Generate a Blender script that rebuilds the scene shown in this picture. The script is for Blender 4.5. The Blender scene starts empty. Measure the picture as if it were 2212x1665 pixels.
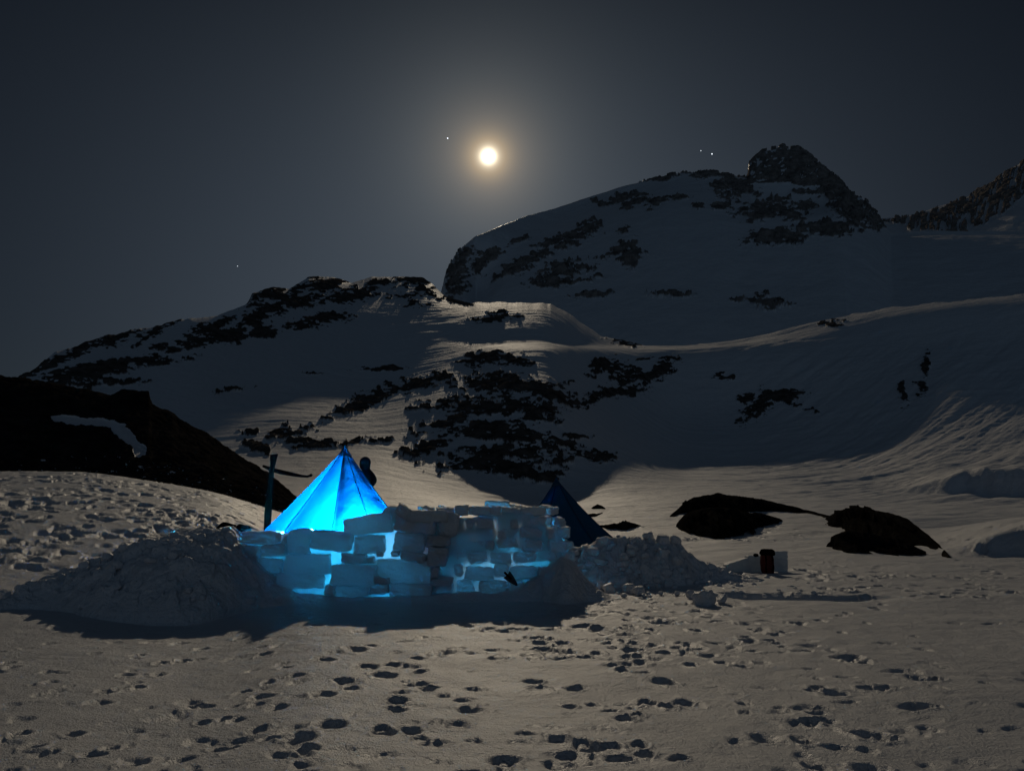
import bpy, math, random
import numpy as np
from mathutils import Vector, Matrix, Euler

random.seed(7)
RNG = np.random.default_rng(11)
scene = bpy.context.scene
col = scene.collection

# ------------------------------------------------------------------ camera
CX, CY, F = 1106.0, 832.5, 1663.0          # photo picture plane, 2212 x 1665 units
PITCH = math.radians(8.8)
CAMZ = 1.6
cam_d = bpy.data.cameras.new('camera')
cam_d.sensor_width = 36.0
cam_d.lens = 36.0 * F / 2212.0
cam_d.clip_start = 0.05
cam_d.clip_end = 1.0e6
cam = bpy.data.objects.new('camera', cam_d)
cam.location = (0, 0, CAMZ)
cam.rotation_euler = (math.pi / 2 + PITCH, 0, 0)
col.objects.link(cam)
scene.camera = cam


def ray(u, v):
    u = np.asarray(u, float); v = np.asarray(v, float)
    c, s = math.cos(PITCH), math.sin(PITCH)
    zc = CY - v
    return (u - CX), F * c - zc * s, F * s + zc * c


def P(u, v, y):
    """point on the line of sight of (u, v) at forward distance y"""
    rx, ry, rz = ray(u, v)
    k = y / ry
    return Vector((float(rx * k), float(y), float(CAMZ + rz * k)))


def G(u, v, z=0.0):
    """where the line of sight meets level ground"""
    rx, ry, rz = ray(u, v)
    k = (z - CAMZ) / rz
    return Vector((float(rx * k), float(ry * k), z))


# ------------------------------------------------------------------ night sky, moonlight
MU, MV = 1055.0, 338.0
mr = np.array([float(a) for a in ray(MU, MV)]); mr /= np.linalg.norm(mr)
MOON = Vector(mr)
moon_el = math.asin(MOON.z); moon_az = math.atan2(MOON.x, MOON.y)

scene.view_settings.view_transform = 'Standard'
scene.view_settings.look = 'None'
scene.view_settings.exposure = 0.0
scene.view_settings.gamma = 1.0
scene.render.engine = 'CYCLES'

world = bpy.data.worlds.new("World"); scene.world = world
world.use_nodes = True
nt = world.node_tree; nt.nodes.clear()
wout = nt.nodes.new('ShaderNodeOutputWorld')
SKY_STRENGTH = 0.0022
sky = nt.nodes.new('ShaderNodeTexSky'); sky.sky_type = 'NISHITA'; sky.sun_disc = False
sky.sun_elevation = moon_el; sky.sun_rotation = moon_az
sky.air_density = 1.0; sky.dust_density = 0.6; sky.altitude = 2000
bg1 = nt.nodes.new('ShaderNodeBackground'); bg1.inputs['Strength'].default_value = SKY_STRENGTH
tc = nt.nodes.new('ShaderNodeTexCoord')
vm = nt.nodes.new('ShaderNodeVectorMath'); vm.operation = 'DOT_PRODUCT'
vm.inputs[1].default_value = MOON
nrm = nt.nodes.new('ShaderNodeVectorMath'); nrm.operation = 'NORMALIZE'
nt.links.new(tc.outputs['Generated'], nrm.inputs[0]); nt.links.new(nrm.outputs[0], vm.inputs[0])


def M(op, a, b=None, clamp=False):
    n = nt.nodes.new('ShaderNodeMath'); n.operation = op; n.use_clamp = clamp
    for i, x in enumerate((a, b)):
        if x is None: continue
        if isinstance(x, (int, float)): n.inputs[i].default_value = x
        else: nt.links.new(x, n.inputs[i])
    return n.outputs[0]


ang = M('MULTIPLY', M('ARCCOSINE', M('MINIMUM', vm.outputs['Value'], 1.0)), 57.29578)   # degrees from the moon
sep = nt.nodes.new('ShaderNodeSeparateXYZ'); nt.links.new(nrm.outputs[0], sep.inputs[0])
low = M('MAXIMUM', M('SUBTRACT', 1.38, M('MULTIPLY', M('MAXIMUM', sep.outputs['Z'], 0.0), 1.95)), .08)      # brighter towards the horizon
broad = M('MULTIPLY', M('DIVIDE', 0.53, M('ADD', ang, 0.35)), M('EXPONENT', M('MULTIPLY', ang, -1 / 7.5)))
veil = M('MULTIPLY', M('MULTIPLY', low, .061), M('EXPONENT', M('MULTIPLY', M('POWER', M('DIVIDE', ang, 27.0), 2.0), -1.0)))   # thin moonlit haze
anti = M('MULTIPLY', M('MAXIMUM', M('MULTIPLY', sep.outputs['Y'], -1.0), 0.0), 0.046)       # sky glow added opposite the moon to lift the shaded slopes
core = M('MULTIPLY', M('EXPONENT', M('MULTIPLY', M('POWER', M('DIVIDE', ang, 0.43), 2.0), -1.0)), 3.2)
mid = M('MULTIPLY', M('EXPONENT', M('MULTIPLY', M('POWER', M('DIVIDE', ang, 1.25), 2.0), -1.0)), 0.22)
ramp = nt.nodes.new('ShaderNodeValToRGB')
nt.links.new(M('DIVIDE', ang, 40.0, True), ramp.inputs[0])
cr = ramp.color_ramp
cr.elements[0].position = 0.0; cr.elements[0].color = (1.0, .92, .72, 1)
cr.elements[1].position = 1.0; cr.elements[1].color = (.62, .86, 1.1, 1)
for p_, c_ in ((.03, (1.0, .74, .44, 1)), (.07, (1.0, .88, .70, 1)), (.14, (.93, .95, .88, 1)), (.33, (.80, .95, 1.0, 1))):
    e = cr.elements.new(p_); e.color = c_
bg2 = nt.nodes.new('ShaderNodeBackground')
nt.links.new(ramp.outputs[0], bg2.inputs['Color'])
nt.links.new(M('ADD', M('ADD', broad, core), mid), bg2.inputs['Strength'])
nt.links.new(sky.outputs[0], bg1.inputs['Color'])
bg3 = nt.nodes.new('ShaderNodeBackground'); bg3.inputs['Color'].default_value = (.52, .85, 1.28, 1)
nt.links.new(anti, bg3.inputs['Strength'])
adds0 = nt.nodes.new('ShaderNodeAddShader')
adds = nt.nodes.new('ShaderNodeAddShader')
bg4 = nt.nodes.new('ShaderNodeBackground'); bg4.inputs['Color'].default_value = (.78, 1.0, 1.28, 1)
nt.links.new(veil, bg4.inputs['Strength']); adds1 = nt.nodes.new('ShaderNodeAddShader')
nt.links.new(bg1.outputs[0], adds1.inputs[0]); nt.links.new(bg4.outputs[0], adds1.inputs[1])
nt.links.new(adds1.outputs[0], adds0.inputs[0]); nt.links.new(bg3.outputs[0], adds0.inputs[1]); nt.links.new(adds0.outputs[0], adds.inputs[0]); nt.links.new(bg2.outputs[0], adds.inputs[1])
nt.links.new(adds.outputs[0], wout.inputs['Surface'])

sun_d = bpy.data.lights.new('moonlight', 'SUN')
sun_d.energy = 0.74; sun_d.angle = math.radians(0.9); sun_d.color = (1.0, .84, .62)
sun = bpy.data.objects.new('moonlight', sun_d)
LIGHT_EL = moon_el + math.radians(0.6)
LD = Vector((math.sin(moon_az) * math.cos(LIGHT_EL), math.cos(moon_az) * math.cos(LIGHT_EL), math.sin(LIGHT_EL)))
sun.rotation_euler = LD.to_track_quat('Z', 'Y').to_euler()
sun.location = LD * 50
col.objects.link(sun)

# ------------------------------------------------------------------ helpers


def noise2(x, y, seed=0):
    x = np.asarray(x, np.float64) + seed * 17.31; y = np.asarray(y, np.float64) + seed * 9.77
    xi = np.floor(x).astype(np.int64); yi = np.floor(y).astype(np.int64)
    fx = x - xi; fy = y - yi
    fx = fx * fx * fx * (fx * (fx * 6 - 15) + 10); fy = fy * fy * fy * (fy * (fy * 6 - 15) + 10)

    def h(a, b):
        n = (a * 374761393 + b * 668265263 + seed * 974711) & 0xffffffff
        n = ((n ^ (n >> 13)) * 1274126177) & 0xffffffff
        return ((n ^ (n >> 16)) & 0xffff) / 32767.5 - 1.0
    a = h(xi, yi); b = h(xi + 1, yi); c = h(xi, yi + 1); d = h(xi + 1, yi + 1)
    return (a + (b - a) * fx) * (1 - fy) + (c + (d - c) * fx) * fy


def fbm(x, y, oct=4, seed=0, gain=.5):
    s = 0.0; a = 1.0; t = 0.0; f = 1.0
    for i in range(oct):
        s = s + a * noise2(x * f, y * f, seed + i * 3); t += a; a *= gain; f *= 2.07
    return s / t


def cells(x, y, seed=0):
    """distance to nearest feature point, and that cell's own random value"""
    xi = np.floor(x).astype(np.int64); yi = np.floor(y).astype(np.int64)
    best = np.full(np.shape(x), 9.0); val = np.zeros(np.shape(x))
    for i in (-1, 0, 1):
        for j in (-1, 0, 1):
            a = xi + i; b = yi + j
            n = (a * 374761393 + b * 668265263 + seed * 91711) & 0xffffffff
            n = ((n ^ (n >> 13)) * 1274126177) & 0xffffffff
            r1 = (n & 0xffff) / 65535.0; r2 = ((n >> 8) & 0xffff) / 65535.0; r3 = ((n >> 16) & 0xffff) / 65535.0
            d = np.hypot(a + r1 - x, b + r2 - y)
            m = d < best
            best = np.where(m, d, best); val = np.where(m, r3, val)
    return best, val


def tag(o, label=None, cat=None, group=None, kind=None):
    if label: o['label'] = label
    if cat: o['category'] = cat
    if group: o['group'] = group
    if kind: o['kind'] = kind
    return o


def empty(name, loc, label, cat, group=None):
    o = bpy.data.objects.new(name, None); o.location = loc; o.empty_display_size = .2
    col.objects.link(o)
    return tag(o, label, cat, group)


def mesh_obj(name, verts, faces, mat, parent=None, smooth=True, loc=None, attr=None):
    """faces: (n, k) array or list; verts in world coordinates"""
    verts = np.asarray(verts, np.float64)
    org = np.array(parent.matrix_basis.translation if parent and parent.parent is None else (0, 0, 0), float) if parent else np.array(loc if loc is not None else (0, 0, 0), float)
    if parent and parent.parent is not None: org = np.array(parent.parent.location, float)
    me = bpy.data.meshes.new(name)
    v = verts - org
    if isinstance(faces, np.ndarray):
        n, k = faces.shape
        me.vertices.add(len(v)); me.vertices.foreach_set('co', v.astype(np.float32).ravel())
        me.loops.add(n * k); me.loops.foreach_set('vertex_index', faces.astype(np.int32).ravel())
        me.polygons.add(n); me.polygons.foreach_set('loop_start', np.arange(0, n * k, k, dtype=np.int32))
        me.polygons.foreach_set('loop_total', np.full(n, k, dtype=np.int32))
        me.update(calc_edges=True)
    else:
        me.from_pydata([tuple(a) for a in v], [], faces); me.update()
    me.polygons.foreach_set('use_smooth', np.full(len(me.polygons), smooth, dtype=bool))
    if attr:
        for an, av in attr.items():
            a = me.attributes.new(an, 'FLOAT', 'POINT'); a.data.foreach_set('value', np.asarray(av, np.float32).ravel())
    me.materials.append(mat)
    o = bpy.data.objects.new(name, me)
    if parent: o.parent = parent
    elif loc is not None: o.location = loc
    col.objects.link(o)
    return o


def grid_faces(r, c):
    i = np.arange(r - 1)[:, None] * c + np.arange(c - 1)[None, :]
    i = i.ravel()
    return np.stack([i, i + 1, i + c + 1, i + c], 1)


# ------------------------------------------------------------------ materials


def new_mat(name):
    m = bpy.data.materials.new(name); m.use_nodes = True
    n = m.node_tree; n.nodes.clear()
    out = n.nodes.new('ShaderNodeOutputMaterial')
    return m, n, out


def N(n, t, **kw):
    x = n.nodes.new(t)
    for k, v in kw.items():
        if hasattr(x, k): setattr(x, k, v)
        else: x.inputs[k.replace('_', ' ')].default_value = v
    return x


def tex_noise(n, scale, detail=4, rough=.55, vec=None):
    x = n.nodes.new('ShaderNodeTexNoise'); x.inputs['Scale'].default_value = scale
    x.inputs['Detail'].default_value = detail; x.inputs['Roughness'].default_value = rough
    if vec is not None: n.links.new(vec, x.inputs['Vector'])
    return x


def bump(n, h, strength, dist, prev=None):
    b = n.nodes.new('ShaderNodeBump'); b.inputs['Strength'].default_value = strength
    b.inputs['Distance'].default_value = dist
    n.links.new(h, b.inputs['Height'])
    if prev is not None: n.links.new(prev, b.inputs['Normal'])
    return b.outputs[0]


def geo_pos(n):
    g = n.nodes.new('ShaderNodeNewGeometry'); return g.outputs['Position']


def snow_shader(n, sss=0.0, fine=1.0, bumps=((9, .035), (34, .010), (110, .0035)), rough=.40, base=(.74, .75, .78)):
    pos = geo_pos(n)
    b = None
    for sc, d in bumps:
        t = tex_noise(n, sc, 3, .6, pos)
        b = bump(n, t.outputs['Fac'], 1.0, d * fine, b)
    p = n.nodes.new('ShaderNodeBsdfPrincipled')
    t = tex_noise(n, 1.3, 4, .6, pos)
    r = n.nodes.new('ShaderNodeMapRange'); r.inputs['To Min'].default_value = .90; r.inputs['To Max'].default_value = 1.05
    n.links.new(t.outputs['Fac'], r.inputs['Value'])
    mx = n.nodes.new('ShaderNodeVectorMath'); mx.operation = 'SCALE'; mx.inputs[0].default_value = base
    n.links.new(r.outputs[0], mx.inputs['Scale']); n.links.new(mx.outputs[0], p.inputs['Base Color'])
    p.inputs['Roughness'].default_value = rough
    if rough < .45:                        # wind-packed snow is rougher out on the slopes than on the trodden ground
        ln = n.nodes.new('ShaderNodeVectorMath'); ln.operation = 'LENGTH'; n.links.new(pos, ln.inputs[0])
        rr = n.nodes.new('ShaderNodeMapRange'); rr.inputs['From Min'].default_value = 14; rr.inputs['From Max'].default_value = 90
        rr.inputs['To Min'].default_value = rough; rr.inputs['To Max'].default_value = .66
        n.links.new(ln.outputs['Value'], rr.inputs['Value']); n.links.new(rr.outputs[0], p.inputs['Roughness'])
    p.inputs['Specular IOR Level'].default_value = 1.0
    p.inputs['IOR'].default_value = 1.31
    if sss:
        p.inputs['Subsurface Weight'].default_value = sss
        p.inputs['Subsurface Radius'].default_value = (.55, .85, 1.0)
        p.inputs['Subsurface Scale'].default_value = .11
    n.links.new(b, p.inputs['Normal'])
    return p


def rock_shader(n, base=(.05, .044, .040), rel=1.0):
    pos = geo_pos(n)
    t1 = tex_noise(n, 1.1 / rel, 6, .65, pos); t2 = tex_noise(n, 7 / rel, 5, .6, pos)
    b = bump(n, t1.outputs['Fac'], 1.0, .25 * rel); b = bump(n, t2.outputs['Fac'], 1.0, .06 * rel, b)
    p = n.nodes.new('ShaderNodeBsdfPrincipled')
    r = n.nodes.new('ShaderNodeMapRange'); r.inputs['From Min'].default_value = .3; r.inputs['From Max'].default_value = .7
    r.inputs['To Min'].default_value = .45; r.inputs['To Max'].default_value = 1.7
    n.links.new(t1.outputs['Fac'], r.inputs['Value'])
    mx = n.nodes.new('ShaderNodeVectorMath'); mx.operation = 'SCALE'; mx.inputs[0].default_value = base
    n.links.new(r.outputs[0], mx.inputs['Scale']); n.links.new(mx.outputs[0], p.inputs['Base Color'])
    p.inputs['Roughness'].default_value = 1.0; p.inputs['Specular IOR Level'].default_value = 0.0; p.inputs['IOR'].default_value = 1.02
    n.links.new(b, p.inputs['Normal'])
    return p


def mat_terrain(name, snow_bumps, rel=1.0, rough=.40, rock=(.085, .075, .068)):
    m, n, out = new_mat(name)
    s = snow_shader(n, 0, 1.0, snow_bumps, rough)
    r = rock_shader(n, rock, rel=rel)
    a = n.nodes.new('ShaderNodeAttribute'); a.attribute_name = 'rock'
    mr_ = n.nodes.new('ShaderNodeMapRange'); mr_.inputs['From Min'].default_value = .42; mr_.inputs['From Max'].default_value = .58
    n.links.new(a.outputs['Fac'], mr_.inputs['Value'])
    mix = n.nodes.new('ShaderNodeMixShader')
    n.links.new(mr_.outputs[0], mix.inputs[0]); n.links.new(s.outputs[0], mix.inputs[1]); n.links.new(r.outputs[0], mix.inputs[2])
    n.links.new(mix.outputs[0], out.inputs['Surface'])
    return m


def mat_simple(name, color, rough=.6, spec=.3, noise_scale=20, bump_d=.004, var=.25):
    m, n, out = new_mat(name)
    pos = geo_pos(n)
    t = tex_noise(n, noise_scale, 4, .6, pos)
    p = n.nodes.new('ShaderNodeBsdfPrincipled')
    r = n.nodes.new('ShaderNodeMapRange'); r.inputs['To Min'].default_value = 1 - var; r.inputs['To Max'].default_value = 1 + var
    n.links.new(t.outputs['Fac'], r.inputs['Value'])
    mx = n.nodes.new('ShaderNodeVectorMath'); mx.operation = 'SCALE'; mx.inputs[0].default_value = color
    n.links.new(r.outputs[0], mx.inputs['Scale']); n.links.new(mx.outputs[0], p.inputs['Base Color'])
    p.inputs['Roughness'].default_value = rough; p.inputs['Specular IOR Level'].default_value = spec
    n.links.new(bump(n, t.outputs['Fac'], 1.0, bump_d), p.inputs['Normal'])
    n.links.new(p.outputs[0], out.inputs['Surface'])
    return m


def mat_snow(name, sss=.0, **kw):
    m, n, out = new_mat(name)
    p = snow_shader(n, sss, **kw)
    n.links.new(p.outputs[0], out.inputs['Surface'])
    return m


def mat_fabric(name, diff, trans, w):
    m, n, out = new_mat(name)
    pos = geo_pos(n)
    t = tex_noise(n, 3.0, 3, .5, pos); t2 = tex_noise(n, 900, 1, .5, pos)
    b = bump(n, t.outputs['Fac'], 1.0, .03); b = bump(n, t2.outputs['Fac'], .5, .0006, b)
    d = n.nodes.new('ShaderNodeBsdfPrincipled'); d.inputs['Base Color'].default_value = (*diff, 1); d.inputs['Roughness'].default_value = .5
    tr = n.nodes.new('ShaderNodeBsdfTranslucent'); tr.inputs['Color'].default_value = (*trans, 1)
    n.links.new(b, d.inputs['Normal']); n.links.new(b, tr.inputs['Normal'])
    mx = n.nodes.new('ShaderNodeMixShader'); mx.inputs[0].default_value = w
    n.links.new(d.outputs[0], mx.inputs[1]); n.links.new(tr.outputs[0], mx.inputs[2])
    n.links.new(mx.outputs[0], out.inputs['Surface'])
    return m


M_field = mat_terrain('snowfield_snow', ((.55, .22), (3.2, .05), (11, .015), (27, .018), (60, .016), (150, .007)), rel=2.0)
M_mount = mat_terrain('mountain_snow', ((.05, 2.2), (.35, .35), (2, .05)), rel=9.0, rough=.5, rock=(.22, .195, .18))
def mat_lucent(name, w, bumps):
    """snow that lets some light through"""
    m, n, out = new_mat(name)
    p = snow_shader(n, 0, 1, bumps, .55)
    t = n.nodes.new('ShaderNodeBsdfTranslucent'); t.inputs['Color'].default_value = (.72, .92, 1.0, 1)
    x = n.nodes.new('ShaderNodeMixShader'); x.inputs[0].default_value = w
    n.links.new(p.outputs[0], x.inputs[1]); n.links.new(t.outputs[0], x.inputs[2]); n.links.new(x.outputs[0], out.inputs['Surface'])
    return m


M_block = mat_lucent('block_snow', .20, ((7, .03), (30, .012), (95, .004)))
M_bank = mat_snow('bank_snow', sss=.0, bumps=((6, .07), (22, .025), (80, .006)), rough=.5)
M_rock = None
_m, _n, _o = new_mat('dark_rock'); _p = rock_shader(_n, (.022, .020, .018), 1.0); _n.links.new(_p.outputs[0], _o.inputs['Surface']); M_rock = _m
M_tent = mat_fabric('lit_tent_cloth', (.003, .05, .16), (.0001, .0044, .0122), .72)
M_tent2 = mat_fabric('dark_tent_cloth', (.008, .10, .20), (.003, .19, .36), .55)
M_seam = mat_simple('seam_tape', (.004, .02, .07), .6)
M_wood = mat_simple('weathered_wood', (.008, .005, .004), 1.0, .0, 14, .01)
M_black = mat_simple('black_cloth', (.0025, .0025, .003), 1.0, .0, 30, .01)
M_red = mat_simple('dark_red_cloth', (.10, .018, .014), .8, .2, 25, .008)
M_skin = mat_simple('face_skin', (.30, .19, .14), .6)
M_metal = mat_simple('dark_metal', (.03, .03, .035), .45, .5)

# ------------------------------------------------------------------ the land, traced in lines of sight with real distances


def az_uv(az, t):
    """photo coordinates of direction (azimuth, tan of elevation)"""
    x = np.sin(az); y = np.cos(az); z = t
    c, s = math.cos(PITCH), math.sin(PITCH)
    yc = y * c + z * s; zc = -y * s + z * c
    return CX + F * x / yc, CY - F * zc / yc


def level_t(az, nu, nv):
    """tan elevation at each azimuth of a traced line v(u)"""
    u = CX + F * np.tan(az)
    for _ in range(4):
        v = np.interp(u, nu, nv)
        rx, ry, rz = ray(u, v)
        t = rz / np.hypot(rx, ry)
        u, _v = az_uv(az, t)
    return t


def smooth1(a, k):
    if k < 2: return a
    w = np.hanning(k + 2)[1:-1]; w /= w.sum()
    return np.convolve(np.pad(a, (k // 2, k - 1 - k // 2), 'edge'), w, 'valid')


def interp_levels(D, Z, d, tcrest=None):
    """D, Z: (levels, cols) increasing in D; d: (rows,) -> (rows, cols), monotone cubic"""
    L, C = D.shape
    h = D[1:] - D[:-1]; m = (Z[1:] - Z[:-1]) / h
    s = np.zeros_like(D)
    s[0] = m[0]; s[-1] = m[-1]
    s[1:-1] = (m[:-1] * h[1:] + m[1:] * h[:-1]) / (h[:-1] + h[1:])
    if tcrest is not None: s[-3] = tcrest
    out = np.empty((len(d), C))
    dd = d[:, None] * np.ones((1, C))
    out[:] = Z[0] + (dd - D[0]) * s[0]
    for i in range(L - 1):
        msk = (dd >= D[i]) if i == L - 2 else ((dd >= D[i]) & (dd < D[i + 1]))
        x = (dd - D[i]) / h[i]
        x = np.clip(x, 0, 1.0)
        H = (2 * x**3 - 3 * x**2 + 1) * Z[i] + (x**3 - 2 * x**2 + x) * h[i] * s[i] + (-2 * x**3 + 3 * x**2) * Z[i + 1] + (x**3 - x**2) * h[i] * s[i + 1]
        out = np.where(msk, H, out)
    return out


def blobs(u, v, lst, jag=1.0, seed=5):
    """rock field from traced ellipses (cu, cv, ru, rv, angle), ragged by noise"""
    n1 = fbm(u / 46, v / 15, 4, seed, .6); n2 = fbm(u / 12, v / 4.6, 4, seed + 40, .65)
    uu = u + 12 * fbm(u / 40, v / 30, 3, seed + 9); vv = v + 6 * fbm(u / 40, v / 24, 3, seed + 19)
    f = np.full(u.shape, -1.0)
    for (a, b, ru, rv, an) in lst:
        c, s = math.cos(math.radians(an)), math.sin(math.radians(an))
        x = uu - a; y = vv - b
        p = (x * c - y * s) / ru; q = (x * s + y * c) / rv
        r = np.sqrt(p * p + q * q)
        f = np.maximum(f, 1.0 - r)
    val = .375 + .74 * f + jag * (.55 * n1 + .95 * n2)
    return np.where(f < -.6, 0, np.clip(val, 0, 1))


# --- snowfield and the slopes behind it
AZ = np.radians(np.concatenate([np.linspace(-50, -35.2, 90, endpoint=False), np.linspace(-35.2, 35.2, 1180), np.linspace(35.2, 50, 90)[1:]]))
nodes = [-600, 0, 200, 430, 620, 800, 1000, 1100, 1200, 1340, 1470, 1600, 1850, 2035, 2212, 2800]
# level: (kind, values, distances)
LV = [
    ('z', [0] * 16, [1.5] * 16),
    ('z', [.05] * 3 + [0] * 13, [16.5] * 16),
    ('v', [1110, 1105, 1105, 1112, None, None, None, None, None, None, None, None, None, None, None, None], [25] * 16),
    ('v', [1040, 1026, 1024, 1060, None, None, None, None, None, None, None, None, None, None, None, None], [36] * 16),
    ('v', [1045, 1040, 1045, 1075, 1088, 1092, 1098, 1100, 1100, 1100, 1100, 1100, 1108, 1112, 1120, 1130], [58] * 16),
    ('v', [1000, 1000, 1000, 1010, 1000, 990, 1024, 1034, 1045, 1045, 1052, 1052, 1056, 1060, 1064, 1070], [88, 88, 88, 88, 88, 88, 88, 88, 90, 90, 90, 90, 90, 90, 90, 90]),
    ('v', [940, 935, 930, 932, 902, 898, 898, 890, 890, 950, 968, 960, 936, 925, 940, 950], [112, 112, 112, 114, 116, 118, 106, 104, 106, 118, 142, 149, 155, 152, 146, 146]),
    ('v', [930, 905, 865, 862, 850, 800, 800, 790, 790, 868, 900, 890, 850, 795, 830, 840], [114, 116, 121, 124, 134, 152, 136, 128, 129, 148, 165, 170, 175, 187, 182, 182]),
    ('v', [922, 885, 775, 760, 790, 770, 752, 757, 757, 756, 760, 752, 748, 740, 740, 740], [116, 119.5, 136, 142, 146, 160.4, 154, 139, 139, 188, 193, 196, 202, 207, 208, 208]),
    ('v', [915, 866, 752, 720, 700, 690, 736, 735, 736, 748, 752, 742, 690, 668, 650, 640], [118, 123, 140, 151, 169, 186, 163, 155, 154, 208, 216, 218, 222, 224, 228, 228]),
    ('v', [908, 850, 744, 700, 640, 622, 706, 703, 700, 746, 749, 734, 678, 656, 637, 620], [120, 126, 142, 155.8, 190, 223, 174, 167, 168, 222, 224, 226, 232, 234, 238, 238]),
]
crest_u = [-600, 0, 20, 80, 160, 250, 320, 400, 470, 535, 545, 590, 625, 665, 690, 720, 760, 800, 840, 870, 915, 935, 955, 975, 1010, 1080, 1190, 1240, 1300, 1400, 1500, 1600, 1700, 1765, 1790, 1812, 1840, 1880, 1950, 2060, 2212, 2800]
crest_v = [900, 835, 822, 788, 745, 718, 704, 691, 678, 655, 632, 622, 622, 601, 596, 600, 609, 601, 597, 597, 600, 612, 634, 646, 656, 654, 655, 684, 728, 748, 747, 739, 730, 722, 712, 698, 680, 671, 662, 650, 634, 600]
crest_D = np.interp(crest_u, [-600, 0, 200, 430, 620, 700, 780, 870, 915, 955, 1010, 1080, 1190, 1300, 1470, 1850, 2212, 2800], [122, 129, 145, 160, 202, 227, 246, 264, 276, 262, 240, 230, 226, 226, 228, 238, 244, 244])


def base_z(u_, d_):
    return np.interp(d_, [1.5, 20, 28, 40, 58, 90], [0, 0, .12, .55, 1.3, 3.6])


Dl, Zl = [], []
uref = CX + F * np.tan(AZ)
for kind, vals, dist in LV:
    D = np.interp(uref, nodes, dist)
    if kind == 'z': Z = np.interp(uref, nodes, vals)
    else:
        ok = [(a, b) for a, b in zip(nodes, vals) if b is not None]
        t = level_t(AZ, [a for a, b in ok], [b for a, b in ok])
        Z = CAMZ + D * t
        if None in vals:
            w = np.clip((uref - 430) / 300, 0, 1); w = w * w * (3 - 2 * w)
            Z = Z * (1 - w) + base_z(uref, D) * w
    Dl.append(smooth1(D, 71)); Zl.append(smooth1(Z, 71))
t = level_t(AZ, crest_u, crest_v); Dc = smooth1(np.interp(uref, crest_u, crest_D), 41)
Dl.append(np.maximum(Dc, Dl[-1] + 1.0)); Zl.append(smooth1(CAMZ + Dl[-1] * t + .75 * fbm(uref / 46, uref * 0, 4, 131, .6), 3))
Dl.append(Dl[-1] + 22); Zl.append(Zl[-1] - 3 - 6)
Dl.append(Dl[-1] + 90); Zl.append(Zl[-1] - 60)
Dl = np.array(Dl); Zl = np.array(Zl)

lnA, lnB = math.log(2.2), math.log(400)
rows = np.exp(np.concatenate([np.linspace(lnA, math.log(90), 1010, endpoint=False), np.linspace(math.log(90), math.log(305), 640, endpoint=False), np.linspace(math.log(305), lnB, 20)]))
Z = interp_levels(Dl, Zl, rows, (Zl[-3] - CAMZ) / Dl[-3])
DD = rows[:, None] * np.ones((1, len(AZ)))
X = DD * np.sin(AZ)[None, :]; Y = DD * np.cos(AZ)[None, :]
U, V = az_uv(np.broadcast_to(AZ[None, :], Z.shape), (Z - CAMZ) / DD)

rocksA = [(110, 788, 120, 11, 29), (70, 800, 70, 10, 28), (190, 745, 60, 16, 28), (245, 728, 55, 15, 12), (330, 722, 55, 8, 32), (300, 782, 95, 13, 3), (190, 805, 120, 18, 10), (150, 830, 120, 12, 2),
          (420, 738, 90, 11, 12), (450, 712, 60, 14, 25), (480, 725, 55, 20, 8), (575, 640, 55, 20, 20), (600, 665, 95, 17, 15), (690, 618, 80, 24, 3), (560, 690, 60, 14, 12), (570, 720, 34, 11, 5), (400, 752, 60, 8, 10), (640, 702, 34, 11, 6), (700, 690, 50, 14, 8),
          (760, 640, 60, 12, 8), (830, 612, 50, 9, 0), (900, 608, 50, 11, -5), (925, 630, 40, 12, -12), (880, 640, 60, 7, 0), (890, 660, 34, 7, 2), (985, 651, 40, 6, -8), (965, 640, 30, 6, -15),
          (1060, 690, 50, 8, 5), (1075, 676, 30, 7, 5), (500, 843, 34, 5, 12), (675, 808, 20, 3, 0), (830, 797, 60, 4, 4),
          (1060, 778, 62, 15, 5), (1100, 775, 45, 10, -10), (1110, 834, 118, 20, -4), (1180, 850, 60, 14, -22), (1075, 880, 120, 24, 0), (1150, 885, 60, 20, -10), (1030, 930, 110, 15, 3), (1090, 945, 90, 16, -5), (1080, 985, 120, 24, 3),
          (1110, 1018, 90, 16, -8), (1020, 1000, 70, 14, 10), (925, 968, 62, 13, 14), (880, 975, 30, 8, 10), (790, 868, 90, 12, 24), (870, 838, 90, 11, 14), (920, 825, 70, 13, 8), (905, 885, 40, 7, 10), (960, 915, 50, 8, 8),
          (610, 940, 55, 13, 0), (545, 935, 26, 6, 5), (640, 955, 40, 6, 0), (700, 962, 60, 9, 5), (760, 955, 50, 5, 10), (820, 950, 40, 5, 5), (540, 960, 30, 9, -10), (560, 975, 30, 6, -20),
          (1250, 945, 24, 4, -5), (1165, 905, 50, 10, 0), (1215, 960, 40, 7, 0), (1205, 1002, 28, 8, 0), (1195, 1030, 36, 13, 10), (1300, 990, 36, 11, -5), (1255, 978, 26, 7, 5),
          (1368, 733, 46, 13, 0), (1390, 736, 30, 8, 0), (1300, 795, 30, 18, 20), (1350, 808, 32, 30, 0), (1350, 850, 42, 9, 5), (1285, 862, 42, 13, 20), (1435, 800, 30, 18, 40), (1400, 820, 24, 12, 20), (1395, 775, 20, 4, 5), (1555, 812, 15, 8, 20), (1575, 817, 15, 6, 0), (1230, 870, 40, 6, -10),
          (1665, 860, 60, 15, 8), (1705, 866, 50, 10, -22), (1635, 888, 42, 18, 22), (1600, 905, 16, 9, 40), (1620, 860, 34, 10, 10), (1790, 697, 22, 12, 0), (2055, 641, 38, 7, 4), (1998, 800, 9, 34, -8), (1990, 835, 14, 22, -10), (1955, 850, 10, 28, 0)]


def sstep(x):
    x = np.clip(x, 0, 1); return x * x * (3 - 2 * x)


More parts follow.
